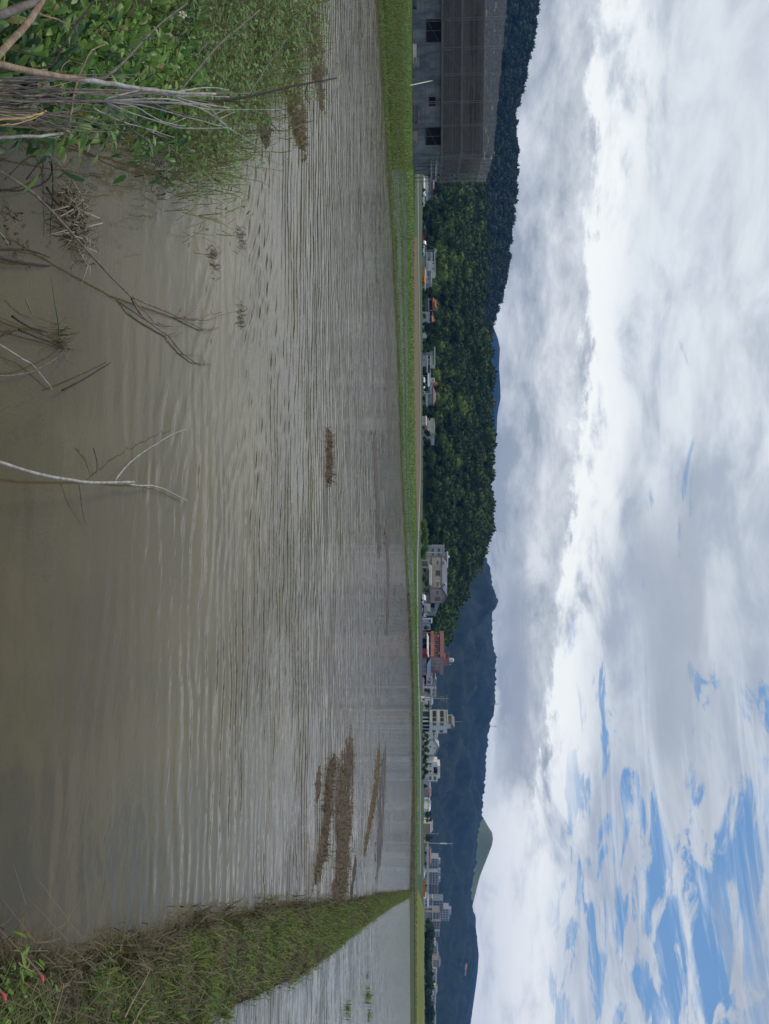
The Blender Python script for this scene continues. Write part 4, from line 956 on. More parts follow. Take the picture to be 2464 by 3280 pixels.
b.box('low_block', 'w_white', 2424, 2438, None, 1390, 2, 10); b.box('wall', 'w_white', 2438.2, 2479, None, 1389, 0, 10); b.box('loggia', 'unlit_inside', 2454, 2476, 1389.1, 1397.5, .8, 9); b.box('mid_block', 'w_white', 2440, 2453.8, 1389.1, 1401.5, .3, 9); b.box('upper_block', 'w_white', 2451, 2490, 1401.6, 1410, -.2, 10)
for u in (2453, 2476.2): b.box('post', 'w_white', u, u + 2, 1389.1, 1401.5, -.1, .25)
b.win(2443, 2449, 1376, 1382, 0, gl='unlit_inside'); b.win(2466, 2472, 1376, 1382, 0, gl='unlit_inside'); b.win(2453, 2455.5, 1376, 1382, 0, gl='unlit_inside', n=1)
b.box('right_block', 'w_white', 2479.2, 2498, None, 1402.5, -1, 10); b.win(2483, 2494.5, 1375, 1382.5, -1, n=3); b.win(2483, 2494.5, 1389.5, 1397.5, -1, n=3); b.box('right_side', 'w_lav', 2498.2, 2507, None, 1402, 1.5, 10); b.box('plinth_block', 'w_lav', 2490, 2509, None, 1373, -2.5, -1.02); b.box('side_window', 'glass', 2500, 2505, 1390, 1397, 1.45, 1.49)
for nm, lb, u0, u1, xe, xr, d, w, rf_ in (('far_house', 'small pale house right of the cubic white house', 2509, 2523, 1376, 1379.5, 430, 'w_lav', 'w_lav'), ('far_house', 'low house with mauve roof behind street lamp', 2526, 2553, 1375.5, 1382, 460, 'w_greypink', 'r_pinkbrown'),
    ('far_house', 'tiny white house with pale gable left of the dark tree clump', 2557, 2566, 1374, 1378, 470, 'w_white', 'w_grey'), ('far_house', 'low house with blue-grey roof left of the dark tree clump', 2572, 2588, 1373.5, 1381, 480, 'w_cream', 'r_steel'), ('far_house', 'white roofed little house touching the dark tree clump', 2589, 2598, 1374, 1380, 450, 'w_white', 'w_white'),
    ('barn_house', 'pale house with broad grey-mauve roof between two dark trees', 2637, 2666, 1377.5, 1387, 420, 'w_tan', 'w_greypink')):
    b = Bld(nm, lb, (u0 + u1) / 2, d); b.box('wall', w, u0, u1, None, xe, 0, 8); b.gable(rf_, u0, u1, xe + .1, xr, 0, 8, .3); q = (u1 - u0) / 3
    b.win(u0 + q * .6, u0 + q * 1.1, xe - 5, xe - 1.5, 0, n=1); b.win(u0 + q * 1.8, u0 + q * 2.3, xe - 5, xe - 1.5, 0, n=1)
    if nm == 'barn_house': b.box('end_wall', 'w_cream', u0 - 2.5, u0 - .6, None, 1380, -.5, 7)

# ---- poles
def pole(u, d, xtop, label, r=.16, hazard=True, arms=((.93, .9),), white_from=None):
    z1 = CAMZ + (xtop - HORX) * d / FPX; rt = empty('utility_pole', ((u - 1640) / FPX * d, d, .02), 0, label, 'pole')
    MB().cyl(0, 0, 0, z1, r, r * .65, 10).build('shaft', M['pole'], rt)
    if hazard: MB().cyl(0, 0, .3, 2.0, r * 1.08, r * 1.06, 10).build('hazard_band', M['hazard_orange'], rt)
    for f, w in arms:
        a = MB().box(-w, w, -.06 - r, -r + .03, z1 * f - .06, z1 * f + .06).build('cross_arm', M['lamp_grey'], rt)
        for s_ in (-.85, 0, .85): MB().cyl(w * s_, -.03 - r, z1 * f + .062, z1 * f + .28, .05, .03, 6).build('insulator', M['frame_w'], a)
    return rt, z1
pole(2236, 238, 1436, 'tall utility pole with cross arms left of the four-storey building', .17, True, ((.93, 1.0), (.80, .8), (.72, .7)))
rt, z1 = pole(2699, 300, 1449, 'tallest utility pole, at the end of the viaduct', .2, True, ((.96, .75),))
MB().cyl(0, 0, z1 * .58, z1 * .82, .26, .24, 10).build('white_sleeve', M['frame_w'], rt)
pole(2668, 330, 1404, 'slender pole between the barn roof and dark tree', .12, True, ((.97, .6),))
pole(2228, 330, 1390, 'short thin pole left of the tall utility pole', .09, True, ((.95, .5),))
pole(630, 300, 1397, 'thin pale pole behind the topmost parked white car', .10, False, ((.96, .5),))
pole(909, 300, 1400, 'thin pole with cross arm right of the white house', .10, False, ((.95, .9),))
def lamp(u, d, x, label):
    rt = empty('street_lamp', ((u - 1640) / FPX * d, d, .02), 0, label, 'lamp'); z = CAMZ + (x - HORX) * d / FPX
    MB().tube([(0, 0, 0), (0, 0, z * .9), (-.25, 0, z), (-1.6, 0, z + .1)], .06, 6).build('post', M['lamp_grey'], rt); MB().box(-2.1, -1.5, -.12, .12, z + .04, z + .16).build('lamp_head', M['frame_w'], rt)
lamp(2547, 300, 1372, 'curved street lamp before the mauve roofed house')
lamp(2020, 290, 1368, 'curved street lamp left of the pink building')

# ---- viaduct and town at the far right
b = Bld('viaduct', 'long pale concrete viaduct crossing behind the fields', 2780, 520, cat='bridge')
b.box('deck', 'w_cream', 2698, 2868, 1367.2, 1372.2, 0, 9); b.box('barrier', 'w_white', 2698, 2868, 1372.3, 1373.4, 0, .3)
for u in (2702, 2738, 2774, 2810, 2846): b.box('pier', 'w_grey', u, u + 4, None, 1367.1, 2, 6)
b.box('under_deck_shade', 'w_bluegrey', 2705, 2862, None, 1363, 14, 14.5)  # blue-grey sheet put in for the darkness beneath the deck
b = Bld('orange_hoarding', 'long orange hoarding before the far end of the viaduct', 2846, 330, cat='hoarding')
for i in range(8): b.box('panel', 'orange', 2820 + i * 6.5, 2826.3 + i * 6.5, None, 1362.5, .02 * (i % 2), .1)
for i in range(9): b.box('post', 'lamp_grey', 2819.6 + i * 6.5, 2820.2 + i * 6.5, None, 1363, .11, .3)
for lb, u0, u1, x1, d, w in (('small white hut left of orange hoarding', 2800, 2812, 1361, 340, 'w_white'), ('long white shed with dark openings right of orange hoarding', 2876, 2908, 1372, 420, 'w_white'), ('brown roofed sheds beneath the first apartment block', 2722, 2764, 1380, 640, 'w_greypink')):
    b = Bld('shed', lb, (u0 + u1) / 2, d, cat='shed'); b.box('wall', w, u0, u1, None, x1 - 3, 0, 7); b.gable('r_pinkbrown' if 'brown' in lb else 'w_grey', u0, u1, x1 - 2.9, x1 + 2, 0, 7, .3)
    for q in (.2, .55): b.win(u0 + (u1 - u0) * q, u0 + (u1 - u0) * (q + .18), x1 - 9, x1 - 5, 0, gl='unlit_inside')
def block(u0, u1, x1, d, w, label, pent=None, cols=4, dep=14, name='apartment_block'):
    b = Bld(name, label, (u0 + u1) / 2, d, cat='apartment block'); b.box('wall', w, u0, u1, None, x1, 0, dep); b.box('parapet', w, u0 - .4, u1 + .4, x1 + .05, x1 + 1.2, -.3, dep + .3)
    px = b.k; fl = 3.2 / px; n = int((x1 - 1374) / fl)
    for i in range(n):
        z = x1 - (i + 1) * fl + 1.0
        for j in range(cols):
            a = u0 + (u1 - u0) * (j + .22) / cols; e = u0 + (u1 - u0) * (j + .78) / cols
            MB().box(b.X(a), b.X(e), -.06, .05, b.Z(z), b.Z(z + fl * .5)).build('window', M['glass'], b.root)
        MB().box(b.X(u0), b.X(u1), -.5, -.002, b.Z(z - .9), b.Z(z - .5)).build('balcony_ledge', M[w], b.root)
    for (a, e, xt) in (pent or ()): b.box('stair_head', w, a, e, x1 + 1.25, xt, 3, 10)
    return b
block(2748, 2776, 1404, 860, 'w_grey', 'grey apartment block with white top first in the row', ((2756, 2770, 1411),))
block(2777, 2790, 1399, 900, 'w_greypink', 'narrow brownish apartment block between two grey ones', cols=2)
block(2791, 2829, 1405, 850, 'w_grey', 'wide grey apartment block with two stair heads', ((2789, 2803, 1411), (2816, 2826, 1411)), cols=5)
block(2830, 2868, 1403, 880, 'w_greypink', 'mauve apartment block right of the wide grey one', cols=5)
block(2882, 2916, 1419, 840, 'w_bluegrey', 'dark blue-grey apartment tower', cols=4)
block(2908, 2946, 1437, 900, 'w_grey', 'tallest light grey apartment tower', ((2912, 2930, 1446), (2934, 2944, 1441)), cols=5)
block(2920, 2941, 1408, 800, 'w_greypink', 'brown block in front of the tallest tower', cols=3)
block(2948, 2974, 1409, 860, 'w_greypink', 'brown apartment block right of the tallest tower', ((2950, 2958, 1412),), cols=3)
block(2980, 2996, 1407, 870, 'w_grey', 'slim grey block with white edge', ((2981, 2984, 1409),), cols=2)
for i, (u0, u1, x1, w, lb) in enumerate(((3004, 3024, 1394, 'w_bluegrey', 'low blue-grey house first beyond the slim grey block'), (3026, 3052, 1402, 'w_grey', 'grey house row with small dark windows'), (3054, 3070, 1404, 'w_greypink', 'greyish pink house right of the grey row'), (3072, 3094, 1410, 'w_tan', 'tan house with higher gable at end of the row'),
    (3100, 3120, 1399, 'w_palegreen', 'pale green-grey low house right of the tan house'), (3124, 3150, 1398, 'w_grey', 'plain grey house behind the far trees'), (3160, 3180, 1400, 'w_white', 'white-fronted house behind the far trees'), (3184, 3215, 1396, 'w_lav', 'long lavender-grey house behind the far trees'), (3222, 3250, 1394, 'w_grey', 'wide low grey house near the bottom picture end of town'), (3254, 3300, 1396, 'w_palegreen', 'pale building at the bottom picture edge of town'))):
    b = Bld('town_house', lb, (u0 + u1) / 2, 780 + 12 * (i % 3)); b.box('wall', w, u0, u1, None, x1 - 3, 0, 9); b.gable('r_grey' if i % 2 else 'w_greypink', u0, u1, x1 - 2.9, x1 + 1.5, 0, 9, .3)
    for q in range(3): b.win(u0 + (u1 - u0) * (q + .25) / 3, u0 + (u1 - u0) * (q + .75) / 3, x1 - 9, x1 - 5.5, 0, n=1)
b = Bld('elevated_road', 'thin pale elevated road in front of the far town', 3000, 700, cat='bridge')
b.box('deck', 'w_white', 2876, 3110, 1384.6, 1386.6, 0, 8)
for u in range(2884, 3110, 32): b.box('pier', 'w_grey', u, u + 2, None, 1384.5, 2, 5)
ORD = ['first', 'second', 'third', 'fourth', 'fifth', 'sixth', 'seventh', 'eighth', 'ninth', 'tenth', 'eleventh', 'twelfth', 'thirteenth', 'fourteenth', 'fifteenth', 'sixteenth', 'seventeenth', 'eighteenth', 'nineteenth', 'twentieth', 'twenty-first', 'twenty-second', 'twenty-third', 'twenty-fourth', 'twenty-fifth', 'twenty-sixth', 'twenty-seventh', 'twenty-eighth', 'twenty-ninth', 'thirtieth', 'thirty-first', 'thirty-second', 'thirty-third', 'thirty-fourth']
# ------------------------------------------------------------------ trees of the village and far fields
mat('bark', (.075, .060, .045), (.045, .036, .028), 6.0, 0.95, 0.8)
mat('leaf_mid', (.050, .090, .024), (.028, .055, .014), 0.7, 0.8, tint=(.095, .150, .040), trans=.2)
mat('leaf_deep', (.026, .048, .016), (.014, .028, .010), 0.7, 0.85, tint=(.045, .075, .022), trans=.12)
mat('leaf_bright', (.125, .215, .035), (.080, .150, .022), 0.9, 0.75, tint=(.20, .30, .06), trans=.25)
def tree(u, d, wpx, xtop, material, label, group=None, xbase=None, seed=0, name='tree', clumps=9, zb=.03):
    """trunk with limbs and a crown of leaf clumps spread through its volume"""
    k = d / FPX; h = CAMZ + (xtop - HORX) * k - zb; hw = wpx * k / 2
    rt = empty(name, ((u - 1640) * k, d, zb), rnd.uniform(0, 6), label, 'tree' if 'tree' in name else 'shrub', group)
    low = .12 * h if name != 'tree' else (0.22 * h if h < 5 else .28 * h)
    t = MB(); tr = max(.05, h * .022)
    t.tube([(0, 0, -.1), (.05 * h * .2, 0, low), (0, .04 * h, h * .65)], [tr * 1.4, tr, tr * .35], 7)
    cs = []
    for i in range(clumps):
        a = rnd.uniform(0, 6.28); f = rnd.uniform(0.05, 1) ; rr = hw * (.72 * math.sqrt(rnd.random())) * (1 - .45 * f)
        c_ = Vector((math.cos(a) * rr, math.sin(a) * rr, low + (h - low) * (.12 + .72 * f))); s = hw * rnd.uniform(.34, .55) * (1.1 - .35 * f)
        cs.append((c_, s)); t.tube([(0, .02 * h, low * rnd.uniform(.8, 1.6)), c_ * .6 + Vector((0, 0, low * .3)), c_], [tr * .5, tr * .3, tr * .12], 5)
    t.build('trunk', M['bark'], rt, True)
    Vs, Fs, Ts = [], [], []; off = 0
    for c_, s in cs:
        n = 110; v = nr.standard_normal((n, 3)); v /= np.linalg.norm(v, axis=1)[:, None]; p = v * (s * nr.uniform(.35, 1.0, n) ** .5)[:, None] * np.array([1, 1, .8]) + np.array(c_)
        a = nr.standard_normal((n, 3)); a /= np.linalg.norm(a, axis=1)[:, None]; b_ = np.cross(a, v); b_ /= np.linalg.norm(b_, axis=1)[:, None] + 1e-6
        sz = (s * nr.uniform(.16, .30, n))[:, None]
        Q = np.stack([p - a * sz, p + b_ * sz * .6, p + a * sz, p - b_ * sz * .6], 1).reshape(-1, 3)
        Vs.append(Q); Fs.append(off + np.arange(4 * n).reshape(-1, 4)); off += 4 * n
        Ts.append(np.repeat(np.clip(rnd.uniform(0, .5) + nr.uniform(-.1, .4, n), 0, 1), 4))
    npmesh('crown', np.concatenate(Vs), np.concatenate(Fs), M[material], rt, np.concatenate(Ts))
    return rt
T = [(700, 296, 40, 1372, 'leaf_deep', 'dark bushy tree right of the low house with maroon roof'), (670, 300, 46, 1384, 'leaf_mid', 'tall tree with drooping limbs right of the left white car'), (765, 312, 36, 1378, 'leaf_deep', 'dark tree standing behind the red shed'),
 (793, 300, 26, 1384, 'leaf_mid', 'feathery tree left of the white house'), (932, 290, 34, 1394, 'leaf_mid', 'leafy tree right of the orange shed'), (950, 272, 24, 1372, 'leaf_mid', 'short tree left of the temple pavilion'),
 (1050, 298, 40, 1388, 'leaf_deep', 'dark rounded tree right of the temple gate'), (1085, 296, 36, 1390, 'leaf_deep', 'dark rounded tree second right of temple gate'), (1112, 292, 30, 1388, 'leaf_mid', 'tree at upper picture end of the flat roofed white house'),
 (1248, 290, 22, 1373, 'leaf_deep', 'small round tree before the maroon roofed house'), (1315, 296, 40, 1374, 'leaf_deep', 'dark tree between the teal house and cream cottage'), (1388, 262, 34, 1379, 'leaf_deep', 'dark spiky tree right of the cream cottage'),
 (1425, 270, 44, 1388, 'leaf_deep', 'first broad tree right of the cream houses'), (1462, 268, 50, 1394, 'leaf_mid', 'second broad tree right of the cream houses'), (1505, 272, 46, 1392, 'leaf_deep', 'third tree along the bare soil field'), (1542, 266, 54, 1402, 'leaf_mid', 'tallest mid green tree over the end of the bare soil field'),
 (1590, 272, 44, 1396, 'leaf_deep', 'dark tree right of the tallest one by the soil field'), (1630, 268, 46, 1390, 'leaf_mid', 'leafy tree left of the bright green bushes'), (1662, 274, 30, 1380, 'leaf_deep', 'dark tree close behind the bright green bushes'), (1737, 280, 34, 1389, 'leaf_deep', 'dark tree at the grey wing of the mansion'),
 (1826, 250, 18, 1366, 'leaf_deep', 'dark clipped tree before the mansion porch'), (1895, 268, 26, 1381, 'leaf_mid', 'green tree before the gabled wing of the mansion'), (1870, 264, 28, 1374, 'leaf_deep', 'low dark tree in the mansion garden'), (1962, 285, 22, 1373, 'leaf_mid', 'small tree behind the white truck'), (2008, 292, 22, 1377, 'leaf_deep', 'dark tree just above the pink building in the picture'),
 (2212, 296, 26, 1380, 'leaf_mid', 'tree right of the low white house with columns'), (2262, 300, 18, 1377, 'leaf_deep', 'dark tree between kiosk and four-storey house'), (2356, 290, 26, 1374, 'leaf_mid', 'first tree right of the four-storey house'), (2378, 292, 28, 1377, 'leaf_mid', 'second tree right of the four-storey house'),
 (2402, 288, 30, 1376, 'leaf_mid', 'tree before the gabled white house'), (2424, 294, 26, 1375, 'leaf_deep', 'dark tree between the gabled and cubic white houses'), (2446, 290, 28, 1375, 'leaf_mid', 'tree before the cubic white house loggia'), (2470, 292, 28, 1374, 'leaf_deep', 'dark low tree under the cubic white house'), (2517, 330, 18, 1370, 'leaf_deep', 'dark low tree right of the cubic white house'),
 (2607, 350, 22, 1388, 'leaf_deep', 'upper of the dense dark tree pair in the picture'), (2624, 352, 22, 1389, 'leaf_deep', 'lower of the dense dark tree pair in the picture'), (2683, 346, 26, 1389, 'leaf_deep', 'dense dark tree left of the tallest utility pole')]
for i, (u, d_, w, xt, m_, lb) in enumerate(T): tree(u, d_, w, xt, m_, lb, clumps=11 if w > 30 else 8)
for i, (u, w, xt) in enumerate(((1680, 42, 1369), (1706, 46, 1373), (1734, 46, 1372), (1762, 44, 1372), (1786, 32, 1367))):
    tree(u, 215, w, xt, 'leaf_bright', f'{ORD[i]} bright yellow-green bush from the top beside the mansion', 'bright bushes beside the mansion', name='bush', clumps=9)
for i, u in enumerate(range(2965, 3310, 21)):
    tree(u + rnd.uniform(-4, 4), 420 + rnd.uniform(-20, 20), rnd.uniform(44, 60), rnd.uniform(1379, 1392), 'leaf_deep' if i % 3 else 'leaf_mid', f'{ORD[i]} dark green tree from the top in the row behind the grass embankment', 'trees behind the grass embankment', clumps=13)
for i, u in enumerate((1846, 1858, 1912, 1936, 2345, 2366, 2390, 2412, 2436, 2460, 2486)):
    tree(u, 262, rnd.uniform(14, 22), rnd.uniform(1359, 1366), 'leaf_mid', f'{ORD[i]} low green hedge shrub from the top along the village road', 'hedge shrubs along the village road', name='shrub', clumps=6)
for i, u in enumerate((610, 655, 690, 722, 742, 790, 928, 946, 966, 990, 1012, 1036, 1062, 1098, 1126, 1190, 1232, 1280, 1304, 1322, 1366, 1404)):
    tree(u, 285 + rnd.uniform(-6, 6), rnd.uniform(18, 30), rnd.uniform(1359, 1368), 'leaf_deep' if i % 2 else 'leaf_mid', f'{ORD[i]} dark shrub from the top among the houses under the wooded hill', 'shrubs among the houses under the hill', name='shrub', clumps=6)
# ------------------------------------------------------------------ plants and debris in the paddies
mat('rice', (.13, .26, .036), (.085, .19, .025), 1.2, 0.7, tint=(.19, .33, .06), trans=.25)
mat('grass_g', (.125, .200, .036), (.075, .130, .025), 2.0, 0.75, tint=(.22, .235, .07), trans=.25)
mat('grass_b', (.115, .090, .048), (.070, .052, .030), 2.5, 0.9, tint=(.21, .175, .105), trans=.15)
mat('grass_y', (.165, .205, .050), (.115, .155, .036), 2.0, 0.75, tint=(.27, .26, .11), trans=.35)
mat('straw_mat', (.170, .120, .085), (.095, .068, .050), 5.0, 0.95, 0.8, bscale=20, stretch=(1, 2.5, 1))
mat('straw_gold', (.19, .135, .065), (.095, .068, .038), 6.0, 0.95, 0.8, bscale=24)
mat('wet_mud', (.082, .066, .048), (.050, .042, .032), 1.5, 0.6, 0.6, bscale=9)
mat('stalk', (.30, .255, .195), (.17, .135, .10), 9.0, 0.9, tint=(.42, .37, .29))

def blades(P, H, width, lean, tintv, droop=.35, dirb=None):
    """grass blades as bent strips (one quad and a tip triangle -> two quads) at points P with heights H"""
    n = len(P); a = nr.uniform(0, 6.283, n) if dirb is None else dirb + nr.normal(0, .7, n)
    d_ = np.stack([np.cos(a), np.sin(a), np.zeros(n)], -1); s_ = np.stack([-np.sin(a), np.cos(a), np.zeros(n)], -1)
    H = H[:, None]; w = (width * nr.uniform(.6, 1.4, n))[:, None]; l = (lean * nr.uniform(.2, 1.5, n))[:, None]
    up = np.array([[0, 0, 1.0]])
    m = P + up * H * .6 + d_ * H * l * .45; t = P + up * H * (1 - droop * l) + d_ * H * l * 1.15
    V = np.stack([P - s_ * w, P + s_ * w, m + s_ * w * .8, m - s_ * w * .8, t + s_ * w * .12, t - s_ * w * .12], 1).reshape(-1, 3)
    i = 6 * np.arange(n)[:, None]
    F = np.concatenate([i + np.array([[0, 1, 2, 3]]), i + np.array([[3, 2, 4, 5]])])
    return V, F, np.repeat(tintv, 6)
def join(name, parts, material, parent=None, kind='stuff', smooth=False):
    Vs, Fs, Ts, o = [], [], [], 0
    for V, F, t_ in parts: Vs.append(V); Fs.append(F + o); Ts.append(t_); o += len(V)
    ob = npmesh(name, np.concatenate(Vs), np.concatenate(Fs), M[material], parent, np.concatenate(Ts), smooth)
    if kind: ob['kind'] = kind
    return ob

# young rice standing in the planted paddies
def rice(name, near, far, n, dens, hgt, w):
    pts = []
    while len(pts) < n:
        u = rnd.uniform(near[0][0], near[-1][0]); t = rnd.random()
        a = gnd(interp(near, u), u, .03); b_ = gnd(interp(far, u), u, .03); p = a.lerp(b_, t)
        if rnd.random() < dens(t, p): pts.append(p)
    P = np.array([p[:] for p in pts]); k = 4
    P = np.repeat(P, k, 0); P[:, :2] += nr.normal(0, .05, (len(P), 2))
    V, F, t_ = blades(P, hgt * nr.uniform(.6, 1.3, len(P)), w, .45, nr.uniform(0, 1, len(P)))
    o = npmesh(name, V, F, M['rice'], tint=t_); tag(o, kind='stuff')
nA = [(530, 1253), (800, 1267), (1200, 1283), (1500, 1291), (1800, 1306), (2000, 1316), (2180, 1325)]
fA = [(530, 1301), (800, 1307), (1200, 1309), (1500, 1311), (1800, 1326), (2000, 1327.5), (2180, 1328)]
def densA(t, p):
    r_ = .5 + .5 * math.sin(p.x * 1.7 - p.y * 2.6 + 2.5 * float(vnoise(np.array([p.x, p.y]) / 2.2, 2)))
    band = max(math.exp(-((t - .40) / .055) ** 2), math.exp(-((t - .01) / .03) ** 2), math.exp(-((t - .97) / .05) ** 2))
    return band * (.12 + .88 * r_ ** 3) + .006
rice('rice_seedlings', nA, fA, 4200, densA, .13, .016)
nB = [(1930, 1331.5), (2200, 1332), (2500, 1332), (2810, 1331)]; fB = [(1930, 1340), (2200, 1341.5), (2500, 1341.5), (2810, 1341.5)]
def densB(t, p):
    r_ = .5 + .5 * math.sin(p.x * .9 + p.y * .6 + 3 * float(vnoise(np.array([p.x, p.y]) / 4.0, 5)))
    return (.9 if t < .35 else .08) * (.3 + .7 * r_) * (1 if t < .85 else .4)
rice('far_rice_seedlings', nB, fB, 2600, densB, .16, .035)

# grass on the far bunds and rough plot
def strip_grass(name, near, far, n, hgt, w, material, tl=0, th=1, z=.05, lean=.5):
    u = nr.uniform(near[0][0], near[-1][0], n); t = nr.uniform(tl, th, n); P = []
    for a, b_ in zip(u, t):
        p = gnd(interp(near, a) * (1 - b_) + interp(far, a) * b_, a, z); P.append(p[:])
    V, F, t_ = blades(np.array(P), hgt * nr.uniform(.5, 1.4, n), w, lean, nr.uniform(0, 1, n))
    o = npmesh(name, V, F, M[material], tint=t_); o['kind'] = 'stuff'
strip_grass('far_bund_grass', SHORE, OUTER[:11], 9000, .085, .014, 'grass_g', .1, 1.0, .06)
strip_grass('brown_shore_weeds', [(1900, 1306), (2200, 1319), (2500, 1321), (2855, 1313)], [(1900, 1310), (2200, 1324), (2500, 1327), (2855, 1328)], 5000, .16, .03, 'grass_b', 0, 1, .06)
strip_grass('rough_plot_grass', [(-60, 1222), (300, 1241), (545, 1254)], [(-60, 1313), (300, 1318), (545, 1322)], 16000, .20, .020, 'grass_g', 0, 1, .04)
strip_grass('rough_plot_dry_grass', [(-60, 1228), (300, 1243), (545, 1256)], [(-60, 1285), (300, 1290), (545, 1285)], 4500, .16, .020, 'grass_b', .05, 1, .04)
strip_grass('verge_grass', GA[:6], [(530, 1330), (800, 1325), (1200, 1327), (1500, 1331), (1800, 1332), (2000, 1332)], 7000, .16, .04, 'grass_g', 0, 1, .05)

# cover of the right bund: clipped weeds, dry stalks, leaves
def bund_cover():
    na, sg = bundZ.shape
    def pick(n, power, wlo, whi):
        i = nr.uniform(0, 1, n) ** power * (na - 1.001); w = nr.uniform(wlo, whi, n) * (sg - 1.001)
        i0, w0 = i.astype(int), w.astype(int); fi, fw = (i - i0)[:, None], (w - w0)[:, None]
        p = bundV[i0, w0] * (1 - fi) * (1 - fw) + bundV[i0 + 1, w0] * fi * (1 - fw) + bundV[i0, w0 + 1] * (1 - fi) * fw + bundV[i0 + 1, w0 + 1] * fi * fw
        z = np.maximum(bundZ[i0, w0], .0) * (1 - fw[:, 0]) + np.maximum(bundZ[i0, w0 + 1], .0) * fw[:, 0]
        return np.concatenate([p, z[:, None] - .01], -1), i / na, w / sg
    P, i, w = pick(42000, 1.35, .03, .97); pn = vnoise(P[:, :2] / .35, 3) + .25 * (i - .35)
    near = np.clip(P[:, 1] / 8, .55, 2.2)
    g = pn > .45
    V1 = blades(P[g], .062 * near[g] * nr.uniform(.5, 1.5, g.sum()), .0055 * 1.0, .9, nr.uniform(0, .9, g.sum()))
    k = ~g
    V2 = blades(P[k], .055 * near[k] * nr.uniform(.5, 1.5, k.sum()), .0045, 1.1, nr.uniform(0, .8, k.sum()))
    join('bund_green_grass', [V1], 'grass_g'); 
    # long dry stalks lying over
    Q, i2, w2 = pick(2600, 1.2, .02, .98); V3 = blades(Q, nr.uniform(.10, .24, len(Q)), .003, 1.7, nr.uniform(.3, 1, len(Q)), .75)
    E, _, _ = pick(2600, 1.25, .0, .06); V4 = blades(E, nr.uniform(.05, .14, len(E)), .004, 1.2, nr.uniform(0, .6, len(E)), dirb=np.full(len(E), 2.6))
    join('bund_dry_grass', [V2, V3, V4], 'grass_b')
    # ragged tussocks along both edges
    for nm, m_, cnt, lo, hi, hh in (('edge_tussocks_dry', 'grass_b', 130, .0, .07, .13), ('edge_tussocks_green', 'grass_g', 150, .0, .99, .12), ('far_edge_tussocks', 'grass_g', 60, .93, 1.0, .10)):
        Cn, ic, _ = pick(cnt, 1.5, lo, hi); k_ = 34; Pn = np.repeat(Cn, k_, 0); Pn[:, :2] += nr.normal(0, .06, (len(Pn), 2)); sz = np.repeat(nr.uniform(.5, 1.6, cnt), k_)
        join(nm, [blades(Pn, hh * sz * nr.uniform(.4, 1.3, len(Pn)), .004, 1.2, nr.uniform(0, 1, len(Pn)))], m_)
    # broad little leaves of creeping weeds
    L, i3, w3 = pick(9000, 1.5, .05, .95); q = vnoise(L[:, :2] / .5, 8) > .52; L = L[q]
    n = len(L); a = nr.uniform(0, 6.28, n); d_ = np.stack([np.cos(a), np.sin(a), nr.uniform(-.2, .5, n)], -1); s_ = np.stack([-np.sin(a), np.cos(a), nr.uniform(-.3, .3, n)], -1)
    z = nr.uniform(.01, .06, n)[:, None] * np.array([[0, 0, 1]]); l = (nr.uniform(.014, .030, n) * np.clip(L[:, 1] / 6, .8, 2.0))[:, None]
    V = np.stack([L + z, L + z + d_ * l * .5 + s_ * l * .3, L + z + d_ * l * 1.2, L + z + d_ * l * .5 - s_ * l * .3], 1).reshape(-1, 3)
    o = npmesh('bund_weed_leaves', V, np.arange(4 * n).reshape(-1, 4), M['leaf_weed'], tint=np.repeat(nr.uniform(0, .8, n), 4)); o['kind'] = 'stuff'
mat('leaf_weed', (.095, .205, .034), (.055, .135, .022), 6.0, 0.55, tint=(.165, .290, .055), trans=.28, spec=.4)
bund_cover()
strip_grass('embankment_grass', [(2852, 1329), (3300, 1329)], [(2852, 1352), (3300, 1352)], 2500, .25, .05, 'grass_y', 0, .35, .15)

